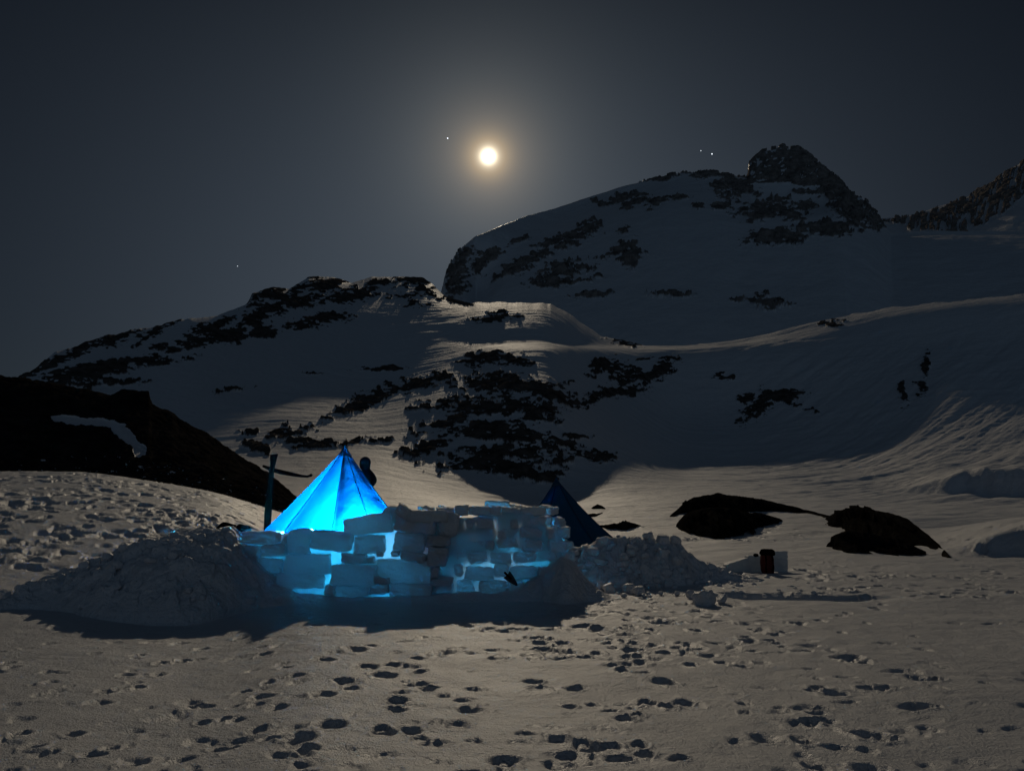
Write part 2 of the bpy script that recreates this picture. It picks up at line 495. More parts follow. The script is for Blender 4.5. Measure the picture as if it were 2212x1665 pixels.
# two banks facing the camp on the right, and drifts combed by the wind
uu_ = uref[None, :]
Z = Z + 1.0 * sstep((DD - np.interp(uu_, [1960, 2050, 2212, 2400], [26.6, 26.5, 26.6, 26.8]) - .1 * noise2(uu_ / 60, uu_ * 0, 6)) / 1.1) * sstep((uu_ - 1930) / 330) * (1 - sstep((DD - 30) / 24))
Z = Z + 2.4 * sstep((DD - 86 - 1.5 * noise2(uu_ / 70, uu_ * 0, 7)) / 3.4) * sstep((uu_ - 1890) / 260) * (1 - sstep((DD - 91) / 30))
pa = X * .62 - Y * .78; pb = X * .78 + Y * .62
Z = Z + .34 * fbm(pb / 17, pa / 1.9, 4, 121) * sstep((uu_ - 1420) / 420) * sstep((DD - 62) / 22) * (1 - sstep((DD - 190) / 30))
rk = blobs(U, V, rocksA)
rk = np.where(DD < 80, 0, rk)
far = np.clip((DD - 60) / 40, 0, 1)
# wind-carved ripples
ca, sa = math.cos(.5), math.sin(.5)
wx = X * ca + Y * sa; wy = -X * sa + Y * ca
ripl = fbm(wx / 26, wy / 5.0, 4, 3) * .45 + fbm(wx / 7, wy / 1.4, 3, 8) * .15
gate = np.clip(.5 + fbm(X / 40, Y / 40, 2, 71) * 1.2, .1, 1)
calm = 1 - .85 * np.clip((DD - np.interp(uref, [0, 430, 620, 800, 900], [112, 114, 134, 154, 400])[None, :]) / 8, 0, 1)
Z = Z + far * calm * .13 * fbm(X / 16, Y / 1.9, 3, 14)
Z = Z + far * calm * (1 - .5 * rk) * ripl * gate * np.clip(1.25 - (DD / 260), .3, 1)
# ground undulation of the near snowfield
near = 1 - far
Z += near * (.05 * fbm(X / 3.1, Y / 2.2, 3, 21) + .010 * fbm(X / .55, Y / .30, 3, 31))
mid_ = np.clip((DD - 14) / 20, 0, 1) * near
Z += mid_ * (.10 * fbm(wx / 6, wy / 1.5, 3, 41))
# rocks stand proud of the snow
rkm = np.clip((rk - .42) / .25, 0, 1)
Z += rkm * (np.where(DD > 80, 1.0, .0)) * (.25 + .6 * np.abs(fbm(X / 5, Y / 5, 4, 51)) + .4 * fbm(X / 1.5, Y / 1.5, 2, 61)) * np.clip((Dl[-3][None, :] - DD) / 20, .25, 1)


LR = np.log(rows)


def dent(x, y, rx, ry, depth, rot=0.0, rim=.25, sh=4):
    d = math.hypot(x, y); a = math.atan2(x, y)
    R = max(rx, ry) * 2.0
    if d - R < 2.3: return
    i0, i1 = np.searchsorted(rows, d - R), np.searchsorted(rows, d + R)
    da = R / d
    j0, j1 = np.searchsorted(AZ, a - da), np.searchsorted(AZ, a + da)
    if i1 <= i0 or j1 <= j0: return
    xs = X[i0:i1, j0:j1] - x; ys = Y[i0:i1, j0:j1] - y
    c, s = math.cos(rot), math.sin(rot)
    p = (xs * c + ys * s) / rx; q = (-xs * s + ys * c) / ry
    wob = 1 + .30 * noise2(xs / (rx * .9) + x * 5, ys / (rx * .9) + y * 3, 5) + .10 * noise2(xs / .05, ys / .05, 6)
    r = np.sqrt(p * p + q * q) * wob
    ins = np.clip(1 - r, 0, 1); ins = np.clip(ins * 1.8, 0, 1); ins = ins * ins * (3 - 2 * ins)
    rm = np.exp(-((r - 1.18) / .22) ** 2) * rim
    Z[i0:i1, j0:j1] += depth * (-ins * (1 + .35 * noise2(xs / (rx * .55) + y, ys / (rx * .55) + x, 12)) + rm * (.7 + .6 * noise2(xs / .12 + x, ys / .12, 9)))


# footprints read off the photograph: (u, v, width in photo units)
prints = [(85, 1443, 34), (120, 1458, 50), (215, 1484, 66), (230, 1458, 50), (110, 1416, 40), (110, 1437, 36), (275, 1420, 45), (345, 1417, 40), (300, 1445, 34), (565, 1361, 38), (573, 1394, 40), (400, 1387, 38), (370, 1517, 95), (440, 1531, 36), (420, 1492, 60), (560, 1492, 66),
          (75, 1583, 60), (105, 1598, 60), (200, 1600, 70), (240, 1585, 50), (295, 1620, 60), (50, 1555, 50), (160, 1555, 50), (20, 1640, 60), (480, 1592, 64), (515, 1534, 36), (560, 1560, 30), (650, 1590, 80), (720, 1562, 90), (660, 1612, 60), (650, 1625, 50), (825, 1578, 60), (890, 1575, 60),
          (985, 1560, 80), (1085, 1638, 80), (1200, 1645, 70), (770, 1400, 60), (800, 1392, 40), (690, 1418, 40), (710, 1424, 34), (790, 1437, 60), (850, 1432, 50), (880, 1436, 60), (830, 1455, 60), (750, 1470, 66), (700, 1498, 60), (760, 1482, 40), (940, 1412, 60), (900, 1420, 40), (985, 1398, 50), (1070, 1416, 50), (1060, 1400, 40),
          (995, 1347, 40), (1010, 1352, 34), (1080, 1347, 44), (1090, 1362, 40), (1150, 1372, 44), (1185, 1355, 40), (1130, 1357, 30), (1250, 1348, 60), (1290, 1352, 50), (1305, 1362, 36), (1260, 1328, 44), (1330, 1315, 44), (1400, 1330, 44), (1440, 1340, 50), (1500, 1388, 50), (1480, 1400, 34), (1325, 1430, 60), (1360, 1426, 70), (1385, 1422, 50), (1345, 1440, 40),
          (1640, 1355, 50), (1640, 1358, 34), (1695, 1358, 44), (1560, 1335, 50), (1620, 1340, 50), (1725, 1340, 44), (1770, 1333, 40), (1540, 1320, 44), (1430, 1462, 70), (1480, 1508, 80), (1445, 1515, 44), (1395, 1505, 36), (1350, 1545, 60), (1375, 1536, 40), (1320, 1605, 60), (1335, 1632, 56), (1380, 1600, 50), (1390, 1622, 50),
          (1205, 1590, 60), (1260, 1600, 60), (1240, 1478, 44), (1150, 1466, 50), (1230, 1513, 40), (1000, 1505, 50), (1010, 1528, 70), (960, 1495, 46), (925, 1480, 54), (860, 1505, 60), (860, 1528, 50), (1850, 1410, 46), (1860, 1418, 60), (1770, 1476, 50), (1800, 1490, 70), (1880, 1482, 60), (1920, 1480, 50), (1960, 1440, 90), (1990, 1460, 80), (2020, 1462, 50), (1970, 1523, 80), (2010, 1522, 50),
          (1730, 1552, 80), (1780, 1545, 60), (1750, 1545, 40), (1735, 1588, 40), (1870, 1575, 80), (1910, 1585, 60), (1760, 1640, 60), (1880, 1645, 90), (1510, 1355, 50), (1495, 1425, 50), (1560, 1420, 40), (1620, 1375, 46), (1680, 1380, 40), (1410, 1385, 44), (1440, 1400, 50), (1370, 1395, 44), (1290, 1400, 40), (1210, 1395, 40), (1240, 1410, 40),
          (60, 1365, 36), (120, 1330, 34), (180, 1335, 30), (250, 1352, 36), (330, 1350, 40), (390, 1352, 44), (440, 1365, 40), (520, 1352, 40), (210, 1375, 34), (300, 1378, 40), (350, 1392, 34), (20, 1395, 40), (30, 1405, 40), (600, 1380, 30), (620, 1432, 30), (640, 1452, 44), (580, 1460, 36)]
rnd = random.Random(3)
for (u, v, w) in prints:
    g = G(u, v + 2)
    wd = w / F * g.y * .5
    dent(g.x, g.y, max(.08, wd * .88), max(.08, min(.16, wd * .85)) * rnd.uniform(.9, 1.25), rnd.uniform(.026, .058), rnd.uniform(-.35, .35), .30)
    if rnd.random() < .3:
        dent(g.x + rnd.uniform(-.25, .25), g.y + rnd.uniform(-.25, .25), .09, .07, .03, rnd.uniform(-1, 1), .3)
for _ in range(330):                       # trodden ground in front of the rubble and around the camp
    u = rnd.gauss(1330, 240); v = rnd.uniform(1268, 1420)
    if v > 1330 and rnd.random() < .45: continue
    g = G(u, v)
    dent(g.x, g.y, rnd.uniform(.07, .17), rnd.uniform(.06, .13), rnd.uniform(.012, .045), rnd.uniform(-.6, .6), .35)
for _ in range(300):
    u = rnd.uniform(-200, 2400); v = 1290 + 420 * rnd.random() ** .9
    g = G(u, v)
    dent(g.x, g.y, rnd.uniform(.05, .16), rnd.uniform(.05, .12), rnd.uniform(.01, .03), rnd.uniform(-.6, .6), .15)
for _ in range(120):
    g = G(rnd.uniform(1750, 2300), rnd.uniform(1215, 1290)); dent(g.x, g.y, .13, .1, rnd.uniform(.03, .07), rnd.uniform(-.6, .6), .3)


def ground_at(x, y):
    d = math.hypot(x, y); a = math.atan2(x, y)
    i = min(len(rows) - 1, int(np.searchsorted(rows, d))); j = min(len(AZ) - 1, int(np.searchsorted(AZ, a)))
    return float(Z[i, j])


for _ in range(1900):                      # dense tracks up the rise on the left
    y = rnd.uniform(15.5, 40); x = rnd.uniform(-y * .78, -y * .26)
    if rnd.random() > .25 + .75 * min(1, max(0, .5 + 1.3 * noise2(x / 3.0, y / 3.0, 77))): continue
    dent(x, y, rnd.uniform(.14, .34), rnd.uniform(.15, .30), rnd.uniform(.04, .10), rnd.uniform(-.6, .6), .2)
for _ in range(500):
    y = rnd.uniform(17, 45); x = rnd.uniform(-y * .2, y * .75)
    if noise2(x / 4, y / 4, 91) < .15: continue
    dent(x, y, rnd.uniform(.10, .22), rnd.uniform(.12, .24), rnd.uniform(.03, .09), rnd.uniform(-.6, .6), .4)

# dug trench right of the rubble, hollow of the camp and the bank behind the tent
tx = (X - 3.75) / 3.0
tdepth = np.clip(tx * 9, 0, 1) * np.clip(1.05 - tx, 0, 1) ** .6 * (tx > 0)
ty = Y - (14.45 - .12 * (X - 3.4)) + .06 * noise2(X / .3, Y / .3, 4)
prof = np.where(ty > 0, np.exp(-(ty / .10) ** 2), np.exp(-(np.minimum(ty, 0) / .42) ** 2))
Z -= .22 * tdepth * prof
Z += .85 * np.exp(-(((X + 3.5) / 1.8) ** 2 + ((Y - 19.4) / .9) ** 2))
# hollows of shade on the right
Z -= 1.3 * np.exp(-(((X - 34) / 12) ** 4 + ((Y - 41) / 5) ** 2))

fz = tag(mesh_obj('snowfield', np.stack([X.ravel(), Y.ravel(), Z.ravel()], 1), grid_faces(*Z.shape), M_field, attr={'rock': rk.ravel()}), kind='structure')


def patch(name, az, nu, nv, levels, drow, mat, rocks, rockfn=None, amp=6, seed=0, backdrop=200, steep=.25):
    """levels: list of (frac towards crest line, distance nodes) from a traced foot to a traced crest"""
    uref = CX + F * np.tan(az)
    if steep == 'mountain': steep = np.where(uref > 1918, 1.0, .25)
    D, Zz = [], []
    for (vn, dn) in levels:
        t = level_t(az, nu, vn); d = smooth1(np.interp(uref, nu, dn), 9)
        D.append(d); Zz.append(CAMZ + d * t)
    D.append(D[-1] + backdrop * .25); Zz.append(Zz[-1] - backdrop * .12)
    D.append(D[-1] + backdrop); Zz.append(Zz[-1] - backdrop * .8)
    D = np.array(D); Zz = np.array(Zz)
    # rows follow each column's own distances, so that the crest is always sampled
    L = len(D); per = drow
    rr = []
    for i in range(L - 1):
        n = per[i]
        f = np.arange(n) / n
        rr.append(D[i][None, :] + (D[i + 1] - D[i])[None, :] * f[:, None])
    rr.append(D[-1][None, :]); DDm = np.concatenate(rr)
    h = D[1:] - D[:-1]; m = (Zz[1:] - Zz[:-1]) / h
    s = np.zeros_like(D); s[0] = m[0]; s[-1] = m[-1]
    s[1:-1] = (m[:-1] * h[1:] + m[1:] * h[:-1]) / (h[:-1] + h[1:])
    s[-3] = (Zz[-3] - CAMZ) / D[-3] * (1 - steep) + .6 * steep
    zz = []
    for i in range(L - 1):
        x = (np.arange(per[i]) / per[i])[:, None]
        zz.append((2 * x**3 - 3 * x**2 + 1) * Zz[i] + (x**3 - 2 * x**2 + x) * h[i] * s[i] + (-2 * x**3 + 3 * x**2) * Zz[i + 1] + (x**3 - x**2) * h[i] * s[i + 1])
    zz.append(Zz[-1][None, :]); Zm = np.concatenate(zz)
    Xm = DDm * np.sin(az); Ym = DDm * np.cos(az)
    Um, Vm = az_uv(np.broadcast_to(az[None, :], Zm.shape), (Zm - CAMZ) / DDm)
    rkk = blobs(Um, Vm, rocks, seed=seed + 5) if rocks else np.zeros(Zm.shape)
    if rockfn: rkk = np.maximum(rkk, rockfn(Um, Vm))
    rm = np.clip((rkk - .42) / .25, 0, 1)
    Zm = Zm + amp * .16 * fbm(Xm / (amp * 4), Ym / (amp * 4), 4, seed) + rm * amp * .6 * (.25 + .9 * np.abs(fbm(Xm / (amp * 2.2), Ym / (amp * 2.2), 5, seed + 7)) + .35 * fbm(Xm / (amp * .6), Zm / (amp * .6), 3, seed + 17))
    # cragged rock also shifts sideways
    Ym = Ym - rm * amp * .8 * np.abs(fbm(Xm / (amp * 1.6), Zm / (amp * 1.3), 5, seed + 27, .6))
    return mesh_obj(name, np.stack([Xm.ravel(), Ym.ravel(), Zm.ravel()], 1), grid_faces(*Zm.shape), mat, attr={'rock': rkk.ravel()})


# --- the domed mountain
mu = [940, 952, 960, 972, 985, 1000, 1025, 1060, 1100, 1150, 1200, 1250, 1300, 1350, 1400, 1440, 1470, 1520, 1560, 1600, 1612, 1618, 1632, 1650, 1672, 1690, 1705, 1720, 1740, 1765, 1800, 1825, 1832, 1860, 1880, 1895, 1912, 1925, 2000, 2212, 2500]
mc = [720, 640, 598, 570, 548, 533, 512, 498, 480, 463, 449, 433, 417, 402, 389, 379, 375, 374, 377, 384, 384, 352, 340, 327, 322, 317, 324, 321, 330, 350, 380, 400, 412, 428, 445, 465, 490, 505, 500, 500, 500]
md = [640, 640, 645, 645, 645, 648, 650, 660, 690, 745, 790, 800, 800, 795, 790, 785, 780, 775, 770, 770, 772, 774, 775, 776, 777, 777, 777, 777, 777, 775, 770, 765, 760, 755, 750, 745, 740, 750, 800, 900, 900]
mf = [790, 790, 790] + [790] * (len(mu) - 3)
sh = [min(c + 12, 640) if u < 1600 else max(c + 10, 404) for u, c in zip(mu, mc)]
foot_d = [430] * len(mu)
mid1 = [c + (790 - c) * .55 for c in sh]; mid1d = [520] * len(mu)
shd = [min(d - 20, 742) if u > 1600 else d - 20 for u, d in zip(mu, md)]
lv = [(mf, foot_d), (mid1, mid1d), ([c + (790 - c) * .2 for c in sh], [620 if u > 1000 else 600 for u in mu]), (sh, shd), (mc, md)]
rocksC = [(985, 590, 26, 62, -12), (972, 610, 18, 40, 0), (1050, 556, 34, 14, 22), (1030, 575, 22, 22, 30), (1125, 517, 30, 7, 14), (1130, 572, 66, 14, 22), (1100, 590, 50, 8, 22), (1160, 555, 30, 10, 10), (1215, 590, 62, 18, 18), (1225, 578, 50, 12, 5), (1190, 612, 45, 10, 5), (1290, 602, 30, 5, 5),
          (1190, 525, 50, 10, 18), (1255, 508, 55, 16, 24), (1345, 545, 34, 14, 30), (1360, 560, 24, 18, 20), (1305, 556, 22, 6, -5), (1285, 638, 48, 5, 3), (1455, 636, 40, 5, 0), (1595, 650, 16, 6, 0), (1655, 655, 42, 12, -5),
          (1340, 432, 50, 9, 10), (1385, 425, 30, 8, 5), (1370, 440, 36, 8, 8), (1420, 437, 26, 7, 20), (1470, 430, 22, 6, 0), (1510, 448, 12, 8, 0), (1560, 445, 14, 9, 0), (1580, 400, 50, 12, 0), (1590, 410, 40, 18, 20), (1440, 383, 70, 5, 5), (1530, 380, 90, 8, -3),
          (1650, 455, 56, 26, 10), (1700, 462, 50, 16, -8), (1740, 445, 26, 10, 0), (1650, 472, 50, 14, 5), (1690, 510, 70, 18, 8), (1660, 520, 40, 12, 5), (1790, 495, 50, 20, 0), (1830, 430, 70, 18, -25), (1850, 460, 60, 26, -25), (1860, 485, 50, 16, -5), (1890, 480, 26, 20, -30), (1780, 420, 50, 9, -5), (1400, 455, 8, 5, 0), (1240, 525, 10, 6, 0), (1345, 500, 16, 8, 0)]


def peak_rock(u, v):
    lim = 398 - 0 * u + 14 * np.clip((u - 1700) / 130, 0, 1)
    n = fbm(u / 22, v / 16, 4, 63)
    r = ((u > 1610) & (u < 1838) & (v < lim + 6 * n)).astype(float)
    snowp = (fbm(u / 9 + v / 14, v / 8, 3, 66) > np.interp(u, [1610, 1690, 1840], [.12, .34, .5]))
    r = np.where(snowp, .2, r)
    return r


azm = np.radians(np.linspace(-6.5, 40, 1150))
mt = patch('mountain', azm, mu, None, lv, [70, 110, 130, 60, 40, 10], M_mount, rocksC, peak_rock, amp=7, seed=3, steep='mountain')
tag(mt, kind='structure')

# --- the ridge far right
ru = [1850, 1915, 1950, 1990, 2020, 2060, 2100, 2150, 2185, 2212, 2500]
rc = [474, 472, 470, 460, 449, 436, 421, 388, 364, 350, 200]
rl = [([560] * 11, [900] * 11), ([c + (560 - c) * .45 for c in rc], [1080] * 11), (rc, [1250] * 11)]


def ridge_rock(u, v):
    top = np.interp(u, ru, rc)
    lim = np.interp(u, [1900, 1980, 2060, 2120, 2180, 2212, 2500], [474, 500, 506, 490, 452, 420, 300])
    n = fbm(u / 20, v / 30, 4, 83)
    n2 = fbm(u / 5 + v / 30, v / 18, 3, 88)
    return np.where((v < lim + 10 * n) & (n2 < .22) & (v > top + 3 + 10 * n), 1.0, 0.0)


fr = patch('distant_ridge', np.radians(np.linspace(23.5, 41, 420)), ru, None, rl, [90, 120, 40, 10], M_mount, [], ridge_rock, amp=10, seed=9)
tag(fr, kind='structure')

# --- dark rocky hill on the left
hu = [-700, -200, 0, 20, 60, 110, 150, 200, 240, 262, 322, 330, 345, 372, 385, 420, 470, 520, 560, 600, 640, 665]
hc = [800, 806, 813, 818, 822, 832, 838, 846, 856, 846, 848, 876, 884, 893, 907, 925, 955, 988, 1012, 1040, 1076, 1100]
hs = [c + (18 * (u - 262) / 60 if 262 < u < 330 else 0) + 6 for u, c in zip(hu, hc)]
h3 = [max(a, b) for a, b in zip(hs, hc)]
hl = [([1130] * 22, [41] * 22), ([c + (1075 - c) * .68 if c < 1060 else c + 8 for c in hs], [46] * 22), ([c + (1075 - c) * .25 if c < 1060 else c + 4 for c in hs], [51] * 22), ([c + 9 for c in h3], [53.6] * 22), (hc, [55] * 22)]


def hill_rock(u, v):
    top = np.interp(u, hu, hc)
    n = fbm(u / 30, v / 16, 4, 93)
    r = np.ones(u.shape)
    for (a, b, ru_, rv, an) in [(190, 912, 85, 9, -6), (270, 940, 48, 13, -42), (300, 975, 16, 17, -30), (235, 918, 40, 7, -15)]:
        c, s = math.cos(math.radians(an)), math.sin(math.radians(an))
        p = ((u - a) * c - (v - b) * s) / ru_; q = ((u - a) * s + (v - b) * c) / rv
        r = np.where(np.sqrt(p * p + q * q) + .35 * n < 1, 0, r)
    sp = fbm(u / 8, v / 3.2, 3, 99)
    r = np.where((sp > .50) & (v > np.interp(u, [0, 300, 640], [990, 975, 1080])), .1, r)
    return r


azh = np.radians(np.concatenate([np.linspace(-48, -34, 60, endpoint=False), np.linspace(-34, -13, 420)]))
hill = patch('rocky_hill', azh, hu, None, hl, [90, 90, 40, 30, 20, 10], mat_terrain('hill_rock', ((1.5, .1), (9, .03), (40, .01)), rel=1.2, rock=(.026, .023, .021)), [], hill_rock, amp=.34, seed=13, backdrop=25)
tag(hill, kind='structure')

# ------------------------------------------------------------------ moon and stars
def ico(center, r, sub=2):
    import bmesh
    bm = bmesh.new(); bmesh.ops.create_icosphere(bm, subdivisions=sub, radius=r)
    v = np.array([x.co[:] for x in bm.verts]) + np.array(center); f = [[y.index for y in x.verts] for x in bm.faces]
    bm.free(); return v, f


def mat_emit(name, c, s):
    m, n, out = new_mat(name); e = n.nodes.new('ShaderNodeEmission'); e.inputs[0].default_value = (*c, 1); e.inputs[1].default_value = s
    n.links.new(e.outputs[0], out.inputs['Surface']); return m


M_moon = mat_emit('moon_glow', (1, .93, .78), 6.0); M_star = mat_emit('star_glow', (.85, .92, 1), 2.2)
c = MOON * 200000
v, f = ico((0, 0, 0), 200000 * math.radians(.40), 3)
tag(mesh_obj('moon', v + np.array(c), f, M_moon, loc=c), 'bright full moon in the night sky above the saddle between the hills', 'moon')
for (u, vv, r_, lab) in [(967, 299, .046, 'bright star just left of the moon'), (1538, 333, .040, 'brighter right-hand star of the pair left of the rocky summit'), (1514, 326, .024, 'fainter left-hand star of the pair left of the rocky summit'), (513, 575, .020, 'very faint star low in the sky above the left ridge')]:
    rr_ = np.array([float(a) for a in ray(u, vv)]); rr_ /= np.linalg.norm(rr_)
    c = rr_ * 220000
    v, f = ico((0, 0, 0), 220000 * math.radians(r_), 1)
    tag(mesh_obj('star', v + c, f, M_star, loc=c), lab, 'star', 'stars in the night sky')

# ------------------------------------------------------------------ tents


def polyline_tube(pts, r, sides=6):
    pts = [Vector(p) for p in pts]; V_, F_ = [], []
    rs = r if isinstance(r, (list, tuple)) else [r] * len(pts)
    for i, p in enumerate(pts):
        t_ = (pts[min(i + 1, len(pts) - 1)] - pts[max(i - 1, 0)]).normalized()
        a = t_.cross(Vector((0, 0, 1)))
        if a.length < .1: a = t_.cross(Vector((1, 0, 0)))
        a.normalize(); b = t_.cross(a)
        for k in range(sides):
            w = 2 * math.pi * k / sides
            V_.append(p + (a * math.cos(w) + b * math.sin(w)) * rs[i])
    for i in range(len(pts) - 1):
        for k in range(sides):
            F_.append([i * sides + k, i * sides + (k + 1) % sides, (i + 1) * sides + (k + 1) % sides, (i + 1) * sides + k])
    F_.append(list(range(sides))[::-1]); F_.append([(len(pts) - 1) * sides + k for k in range(sides)])
    return V_, F_


def tent(name, label, apex, corners, mat, sag, seams, group=None, open_panels=()):
    """a single-pole pyramid tent: panels between corners, each sagging inward and pulled at the corners"""
    base = Vector((apex[0], apex[1], min(c[2] for c in corners)))
    e = empty(name, base, label, 'tent', group)
    n = len(corners); NV, NU = 26, 14
    apex = Vector(apex)
    V_, ring = [], n * NU
    prof = []
    for j in range(NV + 1):
        s = j / NV
        s = .03 + .97 * s
        for i in range(n):
            a = Vector(corners[i]); b = Vector(corners[(i + 1) % n])
            for k in range(NU):
                w = k / NU
                q = a.lerp(b, w)
                p = apex.lerp(q, s)
                inward = (Vector((apex.x, apex.y, p.z)) - p)
                if inward.length > 1e-5: inward.normalize()
                arch = 4 * w * (1 - w)
                p = p + inward * (sag * math.sin(math.pi * min(1, s)) * .9 + .12 * s * arch * (1 - .4 * s)) + Vector((0, 0, .10 * arch * s ** 3))
                V_.append(p)
    F_ = []
    for j in range(NV):
        for i in range(ring):
            if i // NU in open_panels and j / NV > (.69, .60, .63)[i // NU]: continue          # hidden opening, added so lamp light reaches the block wall
            F_.append([j * ring + i, (j + 1) * ring + i, (j + 1) * ring + (i + 1) % ring, j * ring + (i + 1) % ring])
    mesh_obj('canopy', V_, F_, mat, e)
    for i in seams:
        pts = [V_[j * ring + i * NU] + (V_[j * ring + i * NU] - Vector((apex.x, apex.y, V_[j * ring + i * NU].z))).normalized() * .006 for j in range(0, NV + 1)]
        v, f = polyline_tube(pts, .011, 5)
        mesh_obj('seam', v, f, M_seam, e)
    # cone-shaped cap over the pole top
    cv, cf = [], []
    K = 16
    for (dz, rr_) in ((.075, .004), (.02, .035), (-.05, .075), (-.16, .150), (-.165, .140)):
        for k in range(K):
            w = 2 * math.pi * k / K
            cv.append(apex + Vector((math.cos(w) * rr_, math.sin(w) * rr_, dz)))
    for j in range(4):
        for k in range(K): cf.append([j * K + k, (j + 1) * K + k, (j + 1) * K + (k + 1) % K, j * K + (k + 1) % K])
    mesh_obj('peak_cap', cv, cf, M_tent2, e)
    v, f = polyline_tube([base, apex], .018, 8)
    mesh_obj('pole', v, f, M_metal, e)
    return e


ap = P(745, 968, 16.0)
C1 = []
for k, (dx, dy) in enumerate([(2.45, -.2), (1.5, -1.75), (.12, -2.2), (-1.75, -1.6), (-2.95, -.1), (-1.75, 1.6), (.3, 2.0), (1.8, 1.3)]):
    C1.append((ap.x + dx * .97, ap.y + dy, -.16))
# order so that the near seams read as in the photo
t1 = tent('pyramid_tent', 'blue pyramid tent glowing from a lamp inside, behind the snow block wall', ap, C1, M_tent, .07, (0, 1, 2, 3), open_panels=(0, 1, 2))
ap2 = P(1202, 1036, 21.5)
C2 = [(ap2.x + dx, ap2.y + dy, .02) for dx, dy in [(2.35, .0), (1.3, -1.7), (-.7, -1.8), (-1.9, -.3), (-1.1, 1.6), (1.1, 1.6)]]
t2 = tent('pyramid_tent', 'unlit dark blue pyramid tent behind the heap of snow rubble', ap2, C2, M_tent2, .15, (0, 1, 2, 3))

# the lamp in the glowing tent
lp = P(808, 1200, 15.1)
le = empty('tent_lamp', (lp.x, lp.y, lp.z - .1), 'bright cyan-white lamp glowing inside the blue tent near its front', 'lamp')
v, f = polyline_tube([(lp.x, lp.y, lp.z + .10), (lp.x, lp.y, lp.z + .13)], .04, 12); mesh_obj('lamp_cap', v, f, M_metal, le)
v, f = ico((lp.x, lp.y, lp.z + .02), .05, 2); mesh_obj('lamp_globe', v, f, mat_emit('lamp_bulb', (.45, .9, 1), 30), le)
pl = bpy.data.lights.new('tent_lamp_light', 'POINT'); pl.energy = 125000; pl.color = (.035, .62, 1.0); pl.shadow_soft_size = .07
plo = bpy.data.objects.new('tent_lamp_light', pl); plo.location = (0, 0, .20); plo.parent = le
col.objects.link(plo)

# ------------------------------------------------------------------ snow blocks
def box_grid(n=7):
    V_, F_ = [], []
    lin = np.linspace(-1, 1, n)
    for ax in range(3):
        for sg in (-1, 1):
            b = len(V_)
            for a in lin:
                for c_ in lin:
                    p = [0, 0, 0]; p[ax] = sg; p[(ax + 1) % 3] = a; p[(ax + 2) % 3] = c_
                    V_.append(p)
            for i in range(n - 1):
                for j in range(n - 1):
                    q = [b + i * n + j, b + (i + 1) * n + j, b + (i + 1) * n + j + 1, b + i * n + j + 1]
                    F_.append(q if sg > 0 else q[::-1])
    V_ = np.array(V_); key = {}; idx = []
    out = []
    for p in V_:
        k = tuple(np.round(p, 5))
        if k not in key: key[k] = len(out); out.append(p)
        idx.append(key[k])
    return np.array(out), [[idx[i] for i in q] for q in F_]


BG = {n: box_grid(n) for n in (9, 12, 20)}


def n3(p, s, seed):
    return noise2(p[:, 0] * s + p[:, 2] * s * .71, p[:, 1] * s + p[:, 2] * s * 1.3, seed)


def block_mesh(c, half, rz=0, ry=0, rx=0, power=7, rough=.025, seed=0, n=12, skew=(0, 0), trap=(0, 0)):
    b, f = BG[n]
    p = b.copy()
    p = np.sign(p) * np.abs(p) ** .8
    linf = np.abs(p).max(1, keepdims=True)
    lp_ = (np.abs(p) ** power).sum(1, keepdims=True) ** (1 / power)
    p = p / lp_ * linf
    q = p.copy()
    q[:, 0] += trap[0] * p[:, 2] * p[:, 0] * .5 + skew[0] * p[:, 2] * .3
    q[:, 2] += trap[1] * p[:, 0] * .5 * (p[:, 2]) + skew[1] * p[:, 0] * .2
    q *= np.array(half)
    nn = p / np.maximum(1e-6, np.linalg.norm(p, axis=1, keepdims=True))
    q += nn * (rough * (n3(q + seed, 5, 3) + .6 * n3(q + seed * 2, 13, 8) + (.45 * n3(q + seed * 3, 29, 18) if n > 12 else 0)))[:, None]
    R = np.array(Euler((rx, ry, rz)).to_matrix())
    return q @ R.T + np.array(c), f


def wall_block(parent, u0, u1, v0, v1, y, depth=.36, rz=0, tilt=0, power=7, rough=.022, seed=0, skew=(0, 0), trap=(0, 0), name='snow_block'):
    a = P((u0 + u1) / 2, (v0 + v1) / 2, y)
    hx = (u1 - u0) / 2 / F * y * .992; hz = (v1 - v0) / 2 / F * y * .998
    v, f = block_mesh((a.x, a.y + depth / 2, a.z), (hx, depth / 2, hz), rz, -math.radians(tilt), 0, power * 1.5, rough, seed, 20, skew, trap)
    return mesh_obj(name, v, f, M_block, parent)


